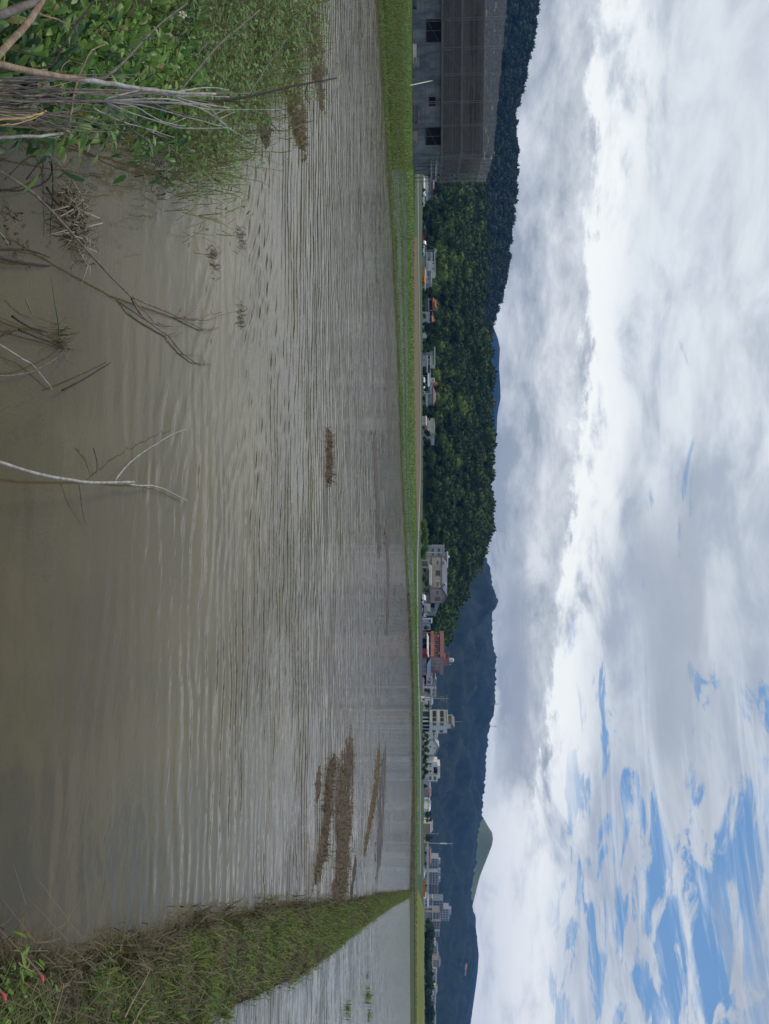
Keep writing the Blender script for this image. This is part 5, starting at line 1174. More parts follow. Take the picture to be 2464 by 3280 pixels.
# floating mats of straw and mud
def flat_mat(name, label, cat, line, wid, material, seed, zmax=.035, cell=None, kind=None, straws=0, straw_m='straw_mat'):
    """line: [(x, y)] centre pixels; wid: half width in photo pixels; ragged heightfield that breaks the water surface"""
    pts = [gnd(x, y) for x, y in line]; w = [(gnd(x + wid, y) - gnd(x - wid, y)).length / 2 for x, y in line]
    o0 = pts[len(pts) // 2]; xs0, xs1 = min(p.x for p in pts) - .6, max(p.x for p in pts) + .6; ys0, ys1 = min(p.y - q for p, q in zip(pts, w)) - .5, max(p.y + q for p, q in zip(pts, w)) + .5
    c_ = cell or max(.03, (xs1 - xs0) / 170); nx, ny = int((xs1 - xs0) / c_) + 2, int((ys1 - ys0) / c_) + 2
    gx, gy = np.meshgrid(np.linspace(xs0, xs1, nx), np.linspace(ys0, ys1, ny)); G = np.stack([gx, gy], -1)
    best = np.full(gx.shape, -9.0); AX = np.array([3.2, 1.0])
    for k in range(len(pts) - 1):
        a, b_ = np.array(pts[k][:2]) * AX, np.array(pts[k + 1][:2]) * AX; ab = b_ - a; GA_ = G * AX
        t = np.clip(((GA_ - a) @ ab) / (ab @ ab + 1e-9), 0, 1); dd = np.linalg.norm((GA_ - a - t[..., None] * ab), axis=-1); ww = w[k] * (1 - t) + w[k + 1] * t
        best = np.maximum(best, 1 - dd / ww)
    sc_ = max(.12, min(w) * .6)
    nz = vnoise(G / np.array([sc_ * 3, sc_ * .8]), seed) * .6 + vnoise(G / np.array([sc_ * 1.2, sc_ * .4]), seed + 1) * .5 + vnoise(G / np.array([sc_ * .35, sc_ * .18]), seed + 2) * .3
    nf = vnoise(G / np.array([sc_ * .5, sc_ * .10]), seed + 5); z = np.clip((np.minimum(best, .6) * 1.05 + (nz - .72) * 1.3 + (nf - .5) * 2.3), -1, 1) * zmax
    z = np.where(z > 0, z * .6 + .004, -.03); rough = np.where(z > 0, .006 * nr.standard_normal(z.shape), 0)
    V = np.stack([gx - o0.x, gy - o0.y, z + rough], -1).reshape(-1, 3); i = np.arange(nx - 1)[None] + nx * np.arange(ny - 1)[:, None]
    F = np.stack([i, i + 1, i + nx + 1, i + nx], -1).reshape(-1, 4)
    F = F[(V[F][:, :, 2] > -.02).any(1)]
    o = npmesh(name, V, F, M[material]); o.location = (o0.x, o0.y, 0)
    if kind: o['kind'] = kind
    else: tag(o, label, cat)
    if straws:
        ok = np.argwhere(z > .004); s = ok[nr.integers(0, len(ok), straws)]; P = np.stack([gx[s[:, 0], s[:, 1]] - o0.x, gy[s[:, 0], s[:, 1]] - o0.y, z[s[:, 0], s[:, 1]]], -1)
        L_ = c_ * 5; t_ = blades(P, nr.uniform(.4, 1.2, straws) * L_, L_ * .035, 2.0, nr.uniform(0, 1, straws), .45); q = npmesh('straw', t_[0], t_[1], M['grass_b'], o, t_[2]); q['kind'] = 'stuff'
    return o
flat_mat('straw_mat', 'longest brown straw mat reaching out from the grassy bund', 'straw mat', [(1105, 2470), (1107, 2560), (1104, 2650), (1098, 2740), (1090, 2800), (1094, 2850)], 18, 'straw_mat', 21, straws=900)
flat_mat('straw_mat', 'second brown straw mat nearer the camera than the longest one', 'straw mat', [(1062, 2470), (1052, 2560), (1046, 2640), (1034, 2700), (1030, 2745)], 12, 'straw_mat', 31, straws=400)
flat_mat('straw_mat', 'golden strip of straw floating farthest out from the camera', 'straw mat', [(1211, 2442), (1208, 2490), (1203, 2530)], 6, 'straw_gold', 41, straws=120)
flat_mat('straw_mat', 'slanting golden strip of straw beyond the longest mat', 'straw mat', [(1197, 2566), (1188, 2610), (1174, 2690)], 5, 'straw_gold', 51, straws=120)
flat_mat('straw_mat', 'lone thin brown straw strip in mid paddy', 'straw mat', [(1055, 1400), (1056, 1460), (1053, 1530)], 7, 'straw_mat', 61, straws=150)
flat_mat('straw_mat', 'small dark straw scrap before the second mat', 'straw mat', [(1020, 2480), (1018, 2545)], 5, 'straw_mat', 71)
flat_mat('straw_mat', 'dark wedge of straw beside the end of the longest mat', 'straw mat', [(1136, 2780), (1130, 2830)], 5, 'wet_mud', 81)
flat_mat('mud_flat', '', '', [(1243, 1000), (1247, 1120), (1244, 1280), (1250, 1420)], 6, 'wet_mud', 91, .02, .12, 'structure')
flat_mat('mud_flat', '', '', [(1200, 1420), (1207, 1560), (1214, 1740)], 6, 'wet_mud', 95, .02, .10, 'structure')
flat_mat('mud_flat', '', '', [(1238, 1700), (1243, 1850), (1240, 2000)], 4, 'wet_mud', 99, .02, .10, 'structure')
flat_mat('mud_flat', '', '', [(1225, 2480), (1222, 2600), (1218, 2720)], 10, 'wet_mud', 105, .016, .10, 'structure')
# specks of debris scattered on the water
def specks():
    P = []
    for _ in range(420):
        u = rnd.uniform(1500, 2840); x = rnd.uniform(960, 1312) if u > 2350 else rnd.uniform(1200, 1305)
        if x < interp(SHORE, u) - 4: P.append(gnd(x, u, .012)[:])
    P = np.array(P); n = len(P); L = P[:, 1] * .0035
    V, F, t_ = blades(P, L * nr.uniform(.5, 2.2, n), 1.0, 1.9, nr.uniform(0, .4, n), .42); 
    base = np.repeat(P, 6, 0); V = base + (V - base) * 1.0
    s_ = np.repeat(L, 6)[:, None] * .22
    cen = V.reshape(n, 6, 3); 
    V = np.clip(V - base, -.9, .9) * np.array([[.35, .25, .05]]) * np.repeat(np.clip(L / .06, .4, 2), 6)[:, None] * .35 + base
    o = npmesh('floating_debris', V, F, M['wet_mud'], tint=t_); o['kind'] = 'stuff'
specks()
# scattered seedlings and weeds in the side paddy
def tufts(name, label, spots, hgt, n, material, w=.006, spread=.18, cat='plant'):
    for k, (x, y, s, lb) in enumerate(spots):
        p = gnd(x, y, -.02); P = np.tile(np.array(p[:]), (n, 1)) + nr.normal(0, spread * s, (n, 3)) * np.array([[1, 1, 0]])
        V, F, t_ = blades(P - np.array(p[:]), hgt * s * nr.uniform(.4, 1.3, n), w * s, .7, nr.uniform(0, 1, n)); o = npmesh(name, V, F, M[material], tint=t_); o.location = p; tag(o, lb, cat)
tufts('water_weed', '', [(1175, 3195, 1.4, 'larger green weed tuft standing in the side paddy'), (1110, 3232, 1.0, 'nearest green weed tuft in the side paddy'), (1180, 3250, 1.0, 'small weed tuft right of the larger one in the side paddy'), (1175, 3122, .6, 'tiny weed tuft left of the larger one in the side paddy')], .13, 44, 'grass_g', .009, .08)

# ------------------------------------------------------------------ near bank on the left
def bank():
    edge = [(-420, 250), (-120, 330), (60, 425), (220, 462), (400, 455), (520, 430), (600, 470), (680, 455), (760, 380), (830, 260), (905, 120), (975, -40), (1040, -240)]
    E = [gnd(x, y) for x, y in edge]; inner = [(-3.2, .2), (-3.8, .6), (-4.2, 1.0), (-4.6, 1.6), (-5, 2.2), (-5.5, 3), (-6, 3.6), (-6.6, 4.2), (-7.4, 5.2), (-8.4, 6.5), (-9.6, 8), (-11, 10), (-13, 12)]
    ne, ns = len(E), 14; V = []
    for (p, q) in zip(E, inner):
        for j in range(ns):
            t = j / (ns - 1); V.append((p.x + (q[0] - p.x) * t, p.y + (q[1] - p.y) * t, -.12 + .42 * min(1, t * 2.6) ** .6 + .015 * rnd.uniform(-1, 1)))
    i = np.arange(ns - 1)[None] + ns * np.arange(ne - 1)[:, None]
    F = np.stack([i, i + 1, i + ns + 1, i + ns], -1).reshape(-1, 4)[:, ::-1]
    o = npmesh('near_bank', np.array(V), F, M['bund_soil'], smooth=True); o['kind'] = 'structure'
bank()
sheet('bank_path', [(-5, -5), (5, -5), (5, 1.2), (-.2, 1.35), (-.45, 2.0), (-1.5, 2.35), (-4, 2.3)], 0.26, M['bund_soil'])
# leaf meshes: folded, pointed, toothed
def leaf_mesh(name, L, Wd, teeth=3, fold=.25, curl=.25):
    ys = np.linspace(0, 1, 2 * teeth + 3); V, F = [], []
    for k, y in enumerate(ys):
        wv = Wd * (math.sin(math.pi * min(1, y * .93 + .05)) ** .75) * (1 - .35 * y) * (1.0 if k % 2 == 0 or y > .95 else 1.16) * (0 if y == 1 else 1)
        zc = -curl * L * y * y
        V += [(-wv, y * L - (.03 * L if k % 2 else 0), zc + fold * wv), (0, y * L, zc), (wv, y * L - (.03 * L if k % 2 else 0), zc + fold * wv)]
    for k in range(len(ys) - 1):
        a = 3 * k; F += [(a, a + 1, a + 4, a + 3), (a + 1, a + 2, a + 5, a + 4)]
    me = bpy.data.meshes.new(name); me.from_pydata(V, [], F); me.update(); return me, np.array(V), np.array(F)
mat('leaf_a', (.130, .255, .042), (.080, .170, .027), 12, 0.45, trans=.3, spec=.45)
mat('leaf_b', (.205, .345, .056), (.140, .260, .038), 12, 0.45, trans=.32, spec=.45)
mat('leaf_c', (.056, .130, .038), (.036, .090, .025), 12, 0.5, trans=.25, spec=.45)
mat('leaf_d', (.30, .27, .07), (.20, .15, .05), 14, 0.6, trans=.25)
mat('stem_green', (.10, .14, .05), (.07, .10, .035), 10, .7)
mat('petal', (.78, .78, .74), (.70, .70, .66), 6, .6, trans=.2); mat('disc_yellow', (.62, .40, .02), (.50, .28, .01), 20, .8)
LEAF = []
for m_ in ('leaf_a', 'leaf_b', 'leaf_c', 'leaf_d'):
    for L_, w_, tt in ((.078, .0145, 3), (.060, .0100, 2), (.086, .0120, 3), (.054, .0125, 2)):
        me, V_, F_ = leaf_mesh('leaf', L_, w_, tt, rnd.uniform(.1, .4), rnd.uniform(.1, .4)); me.materials.append(M[m_]); LEAF.append((me, V_, F_))
def leaf_rot(toward):
    a = toward + rnd.gauss(0, .75); el_ = rnd.gauss(-.35, .4)
    return Matrix.Rotation(a - math.pi / 2, 4, 'Z') @ Matrix.Rotation(el_, 4, 'X') @ Matrix.Rotation(rnd.gauss(0, .55), 4, 'Y')
pet_me = None
def flower(parent, loc):
    f = MB()
    for k in range(5):
        a = k * 1.2566 + rnd.uniform(-.2, .2); c_, s_ = math.cos(a), math.sin(a)
        f.add([(c_ * .004 - s_ * .002, s_ * .004 + c_ * .002, 0), (c_ * .013 - s_ * .007, s_ * .013 + c_ * .007, .003), (c_ * .018, s_ * .018, .001), (c_ * .013 + s_ * .007, s_ * .013 - c_ * .007, .003), (c_ * .004 + s_ * .002, s_ * .004 - c_ * .002, 0)], [(0, 1, 2, 3, 4)])
    o = f.build('flower', M['petal'], parent); o.location = loc; o.rotation_euler = (rnd.uniform(.3, 1.1), rnd.uniform(-.4, .4), 0); o.scale = (1.35,) * 3
    MB().tube([(0, 0, -.003), (0, 0, .003), (0, 0, .006)], [.005, .006, .003], 8).build('flower_centre', M['disc_yellow'], o)
def weed(base, h, spread, n_parts, n_stuff, label, toward=-.35, sc_=1.0, flowers=0, mix=(0, 12), name='weed_plant'):
    rt = empty(name, base, 0, label, 'plant'); st = MB(); tips = []
    for s in range(5):
        a = rnd.uniform(0, 6.28); r_ = spread * rnd.uniform(.2, .9); tip = Vector((math.cos(a) * r_ + .06, math.sin(a) * r_, h * rnd.uniform(.7, 1.05)))
        st.tube([(0, 0, -.05), tip * .5 + Vector((0, 0, h * .12)), tip], [.005, .004, .002], 5); tips.append(tip)
    st.build('stem', M['stem_green'], rt)
    def place():
        t = rnd.choice(tips); f = rnd.uniform(.25, 1.05) ** .7; p = Vector((t.x * f, t.y * f, t.z * f)) + Vector((rnd.gauss(0, spread * .28), rnd.gauss(0, spread * .34), rnd.gauss(0, .035))); p.z = max(.02, p.z)
        return p
    for _ in range(n_parts):
        me = LEAF[rnd.randrange(*mix) if rnd.random() > .07 else rnd.randrange(12, 16)][0]; o = bpy.data.objects.new('leaf', me); C.objects.link(o); o.parent = rt
        o.matrix_local = Matrix.Translation(place()) @ leaf_rot(toward) @ Matrix.Scale(sc_ * rnd.uniform(.65, 1.15), 4)
    if n_stuff:
        by = {}
        for _ in range(n_stuff):
            q = rnd.randrange(*mix) if rnd.random() > .06 else rnd.randrange(12, 16); me, V_, F_ = LEAF[q]; m4 = np.array(Matrix.Translation(place() * .92) @ leaf_rot(toward) @ Matrix.Scale(sc_ * rnd.uniform(.5, 1.05), 4))
            by.setdefault(q // 4, []).append((V_ @ m4[:3, :3].T + m4[:3, 3], F_, np.zeros(len(V_))))
        for k, L_ in by.items(): join('foliage', L_, ('leaf_a', 'leaf_b', 'leaf_c', 'leaf_d')[k], rt)
    for _ in range(flowers): flower(rt, rnd.choice(tips) * 1.0 + Vector((rnd.uniform(-.05, .05), -.03, rnd.uniform(.03, .08))))
    return rt
# plants placed by the pixel where their heart shows; depth from the bank they grow on
W_ = [(60, 60, 2.35), (70, 190, 2.3), (60, 300, 2.3), (150, 30, 2.6), (150, 150, 2.55), (150, 270, 2.5), (170, 375, 2.55), (240, 60, 2.9), (245, 190, 2.85), (250, 310, 2.8), (270, 395, 2.85), (330, 20, 3.2), (340, 130, 3.2), (345, 240, 3.1), (350, 345, 3.1), (370, 405, 3.2),
      (430, 50, 3.7), (430, 160, 3.6), (440, 270, 3.5), (440, 370, 3.5), (520, 20, 4.2), (520, 120, 4.2), (530, 230, 4.0), (520, 330, 3.95), (600, 60, 4.9), (600, 170, 4.8), (610, 280, 4.6), (-60, 100, 2.1), (-60, 260, 2.1)]
desc = ['tall', 'broad', 'leaning', 'bushy', 'pale-leaved', 'dark-leaved', 'dense']
where = ['at the very corner of the bank', 'between the dry stems near the corner', 'just below the thick dry stem', 'under the white flower', 'left of the arching twig', 'beside the arching twig', 'next to the brown stalk bundle', 'behind the nearest leaves', 'against the pale thick stem', 'just past the pale thick stem', 'at the muddy edge', 'under the dark thin twig', 'where twigs cross', 'along the pale stem', 'behind the stalk bundle', 'by the grey shore mud', 'in the middle of the bush', 'beneath the grey diagonal twig', 'beside the dark stem', 'near the water inlet', 'at the back of the bush', 'behind the diagonal twig', 'close to the dark stem base', 'above the inlet', 'before the feathery grass', 'amid the first feathery grass', 'at the edge of the feathery grass', 'lowest at the picture edge', 'half hidden below the stalks']
for k, (x, y, D) in enumerate(W_):
    y = y * (.62 if D < 3.3 else .85); p = at(x, y, D); gz = .22; h = max(.22, min(.75, p.z - gz + .12)); base = (p.x, D + .05, p.z + .1 - h)
    br = (4, 8) if rnd.random() < .45 else (0, 12)
    weed(base, h, .25, 44, 150, f'{desc[k % 7]} green weed {where[k]}', flowers=1 if k in (0, 7, 20) else 0, mix=br if k not in (0, 1, 2) else (8, 12))
# feathery fine-leaved grass and weeds farther along the bank
def feather():
    parts, parts2, parts3 = [], [], []
    for x, y, D, n, h in ((640, 60, 5.4, 900, .34), (650, 180, 5.3, 900, .34), (650, 300, 5.0, 800, .3), (720, 40, 6.2, 1100, .36), (730, 150, 6.2, 1100, .36), (720, 250, 5.9, 1000, .34), (740, 340, 5.8, 700, .26), (800, 30, 7.4, 1200, .40), (800, 105, 7.3, 1000, .38), (790, 190, 7.0, 800, .32), (870, 0, 9.0, 900, .42), (860, 70, 8.8, 700, .36), (930, -50, 11.0, 600, .4), (700, 400, 5.3, 260, .20), (745, 440, 5.5, 90, .16), (640, 390, 4.7, 260, .20), (590, 440, 4.3, 90, .12)):
        p = at(x, y, D); z0 = max(.0, p.z - h * .75); n = int(n * .62); P = np.stack([nr.normal(p.x, .33 * D / 6, n), nr.normal(D, .30 * D / 6, n), np.full(n, z0)], -1)
        parts.append(blades(P, h * nr.uniform(.4, 1.3, n), .0030 * D / 5, 1.0, nr.uniform(0, 1, n)))
        m = n; L = P[:m] + np.array([[0, 0, 1]]) * nr.uniform(.1, h, m)[:, None] + nr.normal(0, .08, (m, 3)); a = nr.uniform(-1.8, 1.2, m); l = (.036 * D / 5 * nr.uniform(.5, 1.3, m))[:, None]
        d_ = np.stack([np.cos(a), np.sin(a), nr.uniform(-.6, .3, m)], -1); s_ = np.stack([-np.sin(a), np.cos(a), nr.uniform(-.4, .4, m)], -1)
        V = np.stack([L, L + d_ * l * .5 + s_ * l * .25, L + d_ * l * 1.25, L + d_ * l * .5 - s_ * l * .25], 1).reshape(-1, 3); parts2.append((V, np.arange(4 * m).reshape(-1, 4), np.repeat(nr.uniform(0, 1, m), 4)))
        q = n // 8; parts3.append(blades(P[:q] + nr.normal(0, .1, (q, 3)) * np.array([[1, 1, 0]]), h * nr.uniform(.4, 1.2, q), .0026 * D / 5, .9, nr.uniform(0, 1, q)))
    join('feathery_grass', parts, 'grass_y'); join('feathery_weed_leaves', parts2, 'leaf_weed'); join('dry_grass', parts3, 'grass_b')
feather()
for x, y, D, lb in ((812, 50, 7.2, 'white daisy-like flower above the feathery grass at the back'), (905, 225, 8.6, 'white flower beside the floating straw island'), (958, 345, 10.3, 'white flower at the tip of the floating straw island'), (800, 12, 7.0, 'white flower nearest the picture edge at the back')):
    p = at(x, y, D); rt = empty('wild_flower', (p.x, p.y, .0), 0, lb, 'flower'); MB().tube([(0, .1, 0), (0, .02, p.z * .6), (0, 0, p.z)], .003, 5).build('stalk', M['stem_green'], rt); flower(rt, (0, -.01, p.z)); 
    for ch in rt.children:
        if ch.name.startswith('flower'): ch.scale = (2.1,) * 3

# dry stems and twigs; each given by pixels and distances along it
mat('twig_tan', (.36, .27, .185), (.22, .15, .10), 30, .85, .4, stretch=(1, 1, .3)); mat('twig_pale', (.50, .47, .42), (.30, .27, .23), 26, .85, .4, stretch=(1, 1, .3)); mat('twig_dark', (.060, .045, .038), (.032, .025, .022), 30, .85, .3); mat('twig_grey', (.22, .19, .165), (.13, .11, .095), 30, .85, .3); mat('twig_brown', (.15, .11, .08), (.085, .06, .045), 30, .9); mat('twig_mid', (.26, .20, .145), (.14, .105, .08), 22, .85, .3); mat('twig_yellow', (.52, .37, .16), (.36, .23, .09), 20, .8)
def smooth_path(P, n=4):
    P = [Vector(p) for p in P]; out = []
    for i in range(len(P) - 1):
        p0, p1, p2, p3 = P[max(i-1, 0)], P[i], P[i+1], P[min(i+2, len(P)-1)]
        for k in range(n):
            t = k / n; out.append(.5 * ((2*p1) + (-p0+p2)*t + (2*p0-5*p1+4*p2-p3)*t*t + (-p0+3*p1-3*p2+p3)*t**3))
    return out + [P[-1]]
def stem(name, label, material, segs, cat='twig', group=None):
    """segs: list of (points, width px start, width px end[, material]); points (x, y, D) at distance D, or (x, y, 'z', h) on level h.
    A stem that starts in the air is carried down to its root on the bank."""
    rt = None
    for k, sg in enumerate(segs):
        pp, w0, w1 = sg[:3]; W = [gnd(p[0], p[1], p[3]) if len(p) == 4 else at(*p) for p in pp]
        root = None
        if k == 0:
            f0 = W[0]
            if len(pp[0]) == 3 and pp[0][0] <= 0:
                d_ = (W[0] - W[1]).normalized(); d_ = (d_ + Vector((-.1, .1, -.9))).normalized(); root = f0 + d_ * ((f0.z - .24) / -d_.z)
            elif len(pp[0]) == 3: root = Vector((-1.0 + rnd.uniform(-.1, .1), 1.66 + rnd.uniform(-.1, .1), .24))
            elif pp[0][3] > .32: root = Vector((f0.x + .1, f0.y - .6, .27))
        if rt is None: org = root or W[0]; rt = empty(name, org, 0, label, cat, group)
        S_ = smooth_path(W); S_ = ([root, root.lerp(W[0], .5)] if root else []) + S_; n = len(S_); rr = [max(.0006, (w0 + (w1 - w0) * i / (n - 1)) * .5 / FPX * S_[i].y) for i in range(n)]
        MB().tube([p - org + Vector((rnd.uniform(-1, 1), 0, rnd.uniform(-1, 1))) * .0015 for p in S_], rr, 6).build('main_stem' if k == 0 else 'side_twig', M[sg[3] if len(sg) > 3 else material], rt, True)
    return rt
DS = 'dead_branch'
stem(DS, 'thick tan dry stem bleaching to white along the middle of the bush', 'twig_tan', [([(-60, 195, 1.45), (0, 208, 1.5), (140, 236, 1.7), (260, 255, 1.9)], 24, 19), ([(250, 254, 1.9), (340, 266, 2.0), (430, 280, 2.1), (560, 297, 2.3), (690, 300, 2.5)], 18, 7, 'twig_pale'), ([(430, 280, 2.1), (520, 290, 2.25), (610, 325, 2.4), (735, 345, 2.6)], 9, 4, 'twig_pale'), ([(560, 297, 2.3), (650, 280, 2.5), (735, 288, 2.6)], 6, 3, 'twig_pale')])
stem(DS, 'dark brown stem standing out over the water to the far ripples', 'twig_dark', [([(330, 330, 2.2), (450, 333, 2.4), (600, 328, 2.6), (740, 318, 2.8), (860, 295, 3.0), (960, 272, 3.2), (1078, 250, 3.4)], 13, 4), ([(700, 322, 2.75), (800, 328, 2.9)], 5, 2), ([(985, 272, 3.2), (978, 305, 3.2), (995, 335, 3.2)], 4, 2)])
stem(DS, 'thick reddish tan stem slanting out of the corner', 'twig_tan', [([(-40, 220, 1.35), (0, 172, 1.4), (60, 105, 1.5), (110, 45, 1.6), (145, -20, 1.7)], 26, 20), ([(110, 40, 1.6), (180, 60, 1.7), (225, 85, 1.75)], 7, 3)])
stem(DS, 'grey thick stem lying across the extreme corner', 'twig_grey', [([(-30, 55, 1.5), (30, 40, 1.55), (90, 15, 1.6), (130, -15, 1.65)], 30, 24)])
stem('twig', 'dark straight thin twig crossing the leaves diagonally', 'twig_dark', [([(165, 215, 2.1), (230, 100, 2.2), (290, 20, 2.3), (320, -20, 2.35)], 8, 5)])
stem('twig', 'grey diagonal twig with white spurs over the middle of the bush', 'twig_grey', [([(335, 252, 2.4), (400, 195, 2.5), (460, 130, 2.6), (520, 70, 2.7), (600, 10, 2.8)], 10, 5), ([(450, 135, 2.6), (475, 125, 2.6), (570, 117, 2.7)], 4, 2), ([(535, 55, 2.72), (560, 50, 2.75), (578, 42, 2.75)], 6, 3)])
stem('twig', 'long grey twig slanting through the feathery grass', 'twig_grey', [([(575, 293, 3.0), (640, 215, 3.2), (700, 145, 3.4), (770, 85, 3.6), (832, 31, 3.8)], 7, 5), ([(690, 158, 3.4), (665, 140, 3.4), (632, 175, 3.3), (625, 182, 3.3)], 5, 3), ([(690, 158, 3.4), (703, 174, 3.4)], 4, 2), ([(745, 105, 3.5), (785, 120, 3.6)], 4, 2)])
stem('twig', 'thin grey twig leaning over the water beyond the grass', 'twig_grey', [([(800, 300, 3.6), (850, 220, 3.8), (920, 125, 4.0)], 5, 3)])
stem('twig', 'tan twig arching over the leaves with a knotty base', 'twig_tan', [([(205, 415, 2.05), (225, 380, 2.05), (235, 310, 2.1), (250, 250, 2.15), (285, 172, 2.2), (305, 155, 2.25), (335, 142, 2.3)], 9, 4), ([(192, 240, 2.1), (200, 212, 2.1), (225, 192, 2.15)], 4, 2)])
stem('twig', 'short pale stick at the muddy edge of the bank', 'twig_pale', [([(-20, 440, 1.7), (60, 438, 1.75), (130, 436, 1.8), (205, 428, 1.9)], 11, 8), ([(150, 436, 1.85), (198, 447, 1.9)], 4, 2)])
stem('twig', 'bright yellow dry stalk at the left picture edge', 'twig_yellow', [([(-20, 382, 1.6), (60, 380, 1.65), (100, 372, 1.7), (150, 358, 1.75)], 7, 6), ([(0, 400, 1.6), (60, 395, 1.65), (140, 365, 1.75)], 4, 3)])
Zb = lambda L_, h0, h1: [(x, y, 'z', h0 + (h1 - h0) * i / (len(L_) - 1)) for i, (x, y) in enumerate(L_)]
# bundle of dead stalks fanning out
for k in range(34):
    y0 = 252 + k * 4.1 + rnd.uniform(-3, 3); x1 = rnd.uniform(120, 470); y1 = y0 + (y0 - 300) * .25 + (x1 / 480) * rnd.uniform(-5, 55); d0 = rnd.uniform(1.55, 1.95)
    stem('dead_stalk', f'{ORD[k]} brown dead stalk from the top in the corner bundle', ('twig_grey', 'twig_brown', 'twig_grey', 'twig_tan')[k % 4], [([(-30, y0, d0), (x1 * .3, y0 * .7 + y1 * .3 + rnd.uniform(-13, 13), d0 + .1), (x1 * .65, y0 * .35 + y1 * .65 + rnd.uniform(-18, 18), d0 + .25), (x1, y1, d0 + .4)], rnd.uniform(4, 9), 2), ([(x1 * .5, y0 * .5 + y1 * .5, d0 + .2), (x1 * .5 + rnd.uniform(30, 90), y0 * .5 + y1 * .5 + rnd.uniform(-45, 45), d0 + .3)], 3, 1.5)], 'stalk', 'dead stalks in the corner bundle')
fan = [((400, 328), (520, 352), (690, 400), (742, 412)), ((450, 290), (560, 306), (640, 308), (735, 310)), ((455, 310), (520, 345), (610, 372), (700, 385), (850, 415)), ((450, 372), (540, 400), (610, 412), (730, 408)), ((430, 340), (500, 380), (560, 400), (595, 402)), ((452, 402), (500, 430), (545, 446)), ((300, 345), (400, 392), (470, 412), (560, 440)), ((600, 335), (680, 370), (735, 410), (840, 475)), ((350, 350), (430, 420), (490, 470), (520, 560), (515, 585)), ((640, 335), (700, 380), (760, 430)), ((540, 318), (640, 345), (720, 352), (900, 350)), ((470, 300), (600, 316), (680, 330))]
hub = (330, 322, 2.05); segs = [([(-40, 318, 1.62), (120, 325, 1.8), hub], 9, 6, 'twig_grey')]
for k, L_ in enumerate(fan):
    n = len(L_); d0 = 2.15 + .05 * (k % 4); m_ = ('twig_pale', 'twig_pale', 'twig_grey')[k % 3]
    segs.append(([hub] + [(x, y, d0 + .55 * i / n) for i, (x, y) in enumerate(L_)], 5.5, 2.2, m_))
    if k % 2: segs.append(([(L_[1][0], L_[1][1], d0 + .55 / n), (L_[1][0] + 55, L_[1][1] - 22, d0 + .3)], 3, 1.5, m_))
stem('dead_shrub', 'dead shrub whose pale thin twigs spread over the inlet', 'twig_pale', segs, 'shrub')
for k, (L_, lb) in enumerate(((((455, 440), (560, 500), (640, 555), (715, 585)), 'dark twig running down into the inlet weeds'), (((210, 440), (300, 500), (380, 540), (455, 560)), 'dark thin twig reaching from the mud edge to the water weed'), (((525, 452), (620, 520), (680, 565), (720, 600)), 'lower dark twig along the edge of the inlet'), (((640, 425), (770, 430), (860, 418), (905, 420)), 'thin drooping green-brown shoot over the ripples'), (((760, 330), (860, 390), (900, 430)), 'thin dark shoot crossing toward the straw island'))):
    stem('dark_twig', lb, 'twig_dark', [(Zb(list(L_), .30, .10), 6, 2.5)])

# branches lying in the shallow water
Zb = lambda L_, h0, h1: [(x, y, 'z', h0 + (h1 - h0) * i / (len(L_) - 1)) for i, (x, y) in enumerate(L_)]
stem('fallen_branch', 'long forked dry branch lying out over the shallow water', 'twig_mid', [(Zb([(-60, 500), (0, 547), (110, 622), (215, 730), (330, 858), (420, 950)], .34, .06), 11, 7), (Zb([(420, 950), (500, 984), (580, 1018)], .06, .03), 9, 6), (Zb([(580, 1018), (620, 1040), (660, 1057), (685, 1056), (700, 1048)], .03, .02), 6, 3), (Zb([(580, 1018), (612, 1020), (662, 1026), (700, 1012), (752, 998)], .03, .05), 5, 2), (Zb([(580, 1018), (605, 1008), (632, 985)], .03, .06), 4, 2),
      (Zb([(422, 956), (450, 1005), (490, 1040), (540, 1074)], .05, .02), 8, 6), (Zb([(540, 1074), (575, 1120), (610, 1150), (632, 1164), (676, 1166)], .02, .02), 6, 3), (Zb([(545, 1076), (566, 1072), (586, 1066)], .02, .03), 4, 2), (Zb([(580, 1132), (610, 1137), (645, 1137)], .02, .02), 3, 2), (Zb([(430, 965), (465, 1000), (492, 1030)], .05, .02), 5, 3), (Zb([(505, 1034), (550, 1046), (585, 1044)], .02, .03), 4, 2)], 'branch')
stem('fallen_branch', 'pale peeling branch reaching in from the left picture edge', 'twig_pale', [(Zb([(-40, 1472), (0, 1482), (130, 1520), (260, 1542), (370, 1546), (430, 1543)], .28, .08), 13, 8), (Zb([(400, 1548), (450, 1556), (485, 1555)], .08, .05), 7, 5), (Zb([(485, 1555), (535, 1570), (602, 1605)], .05, .03), 5, 3), (Zb([(366, 1542), (395, 1505), (440, 1462), (520, 1410), (560, 1388), (598, 1374)], .08, .04), 6, 2)], 'branch')
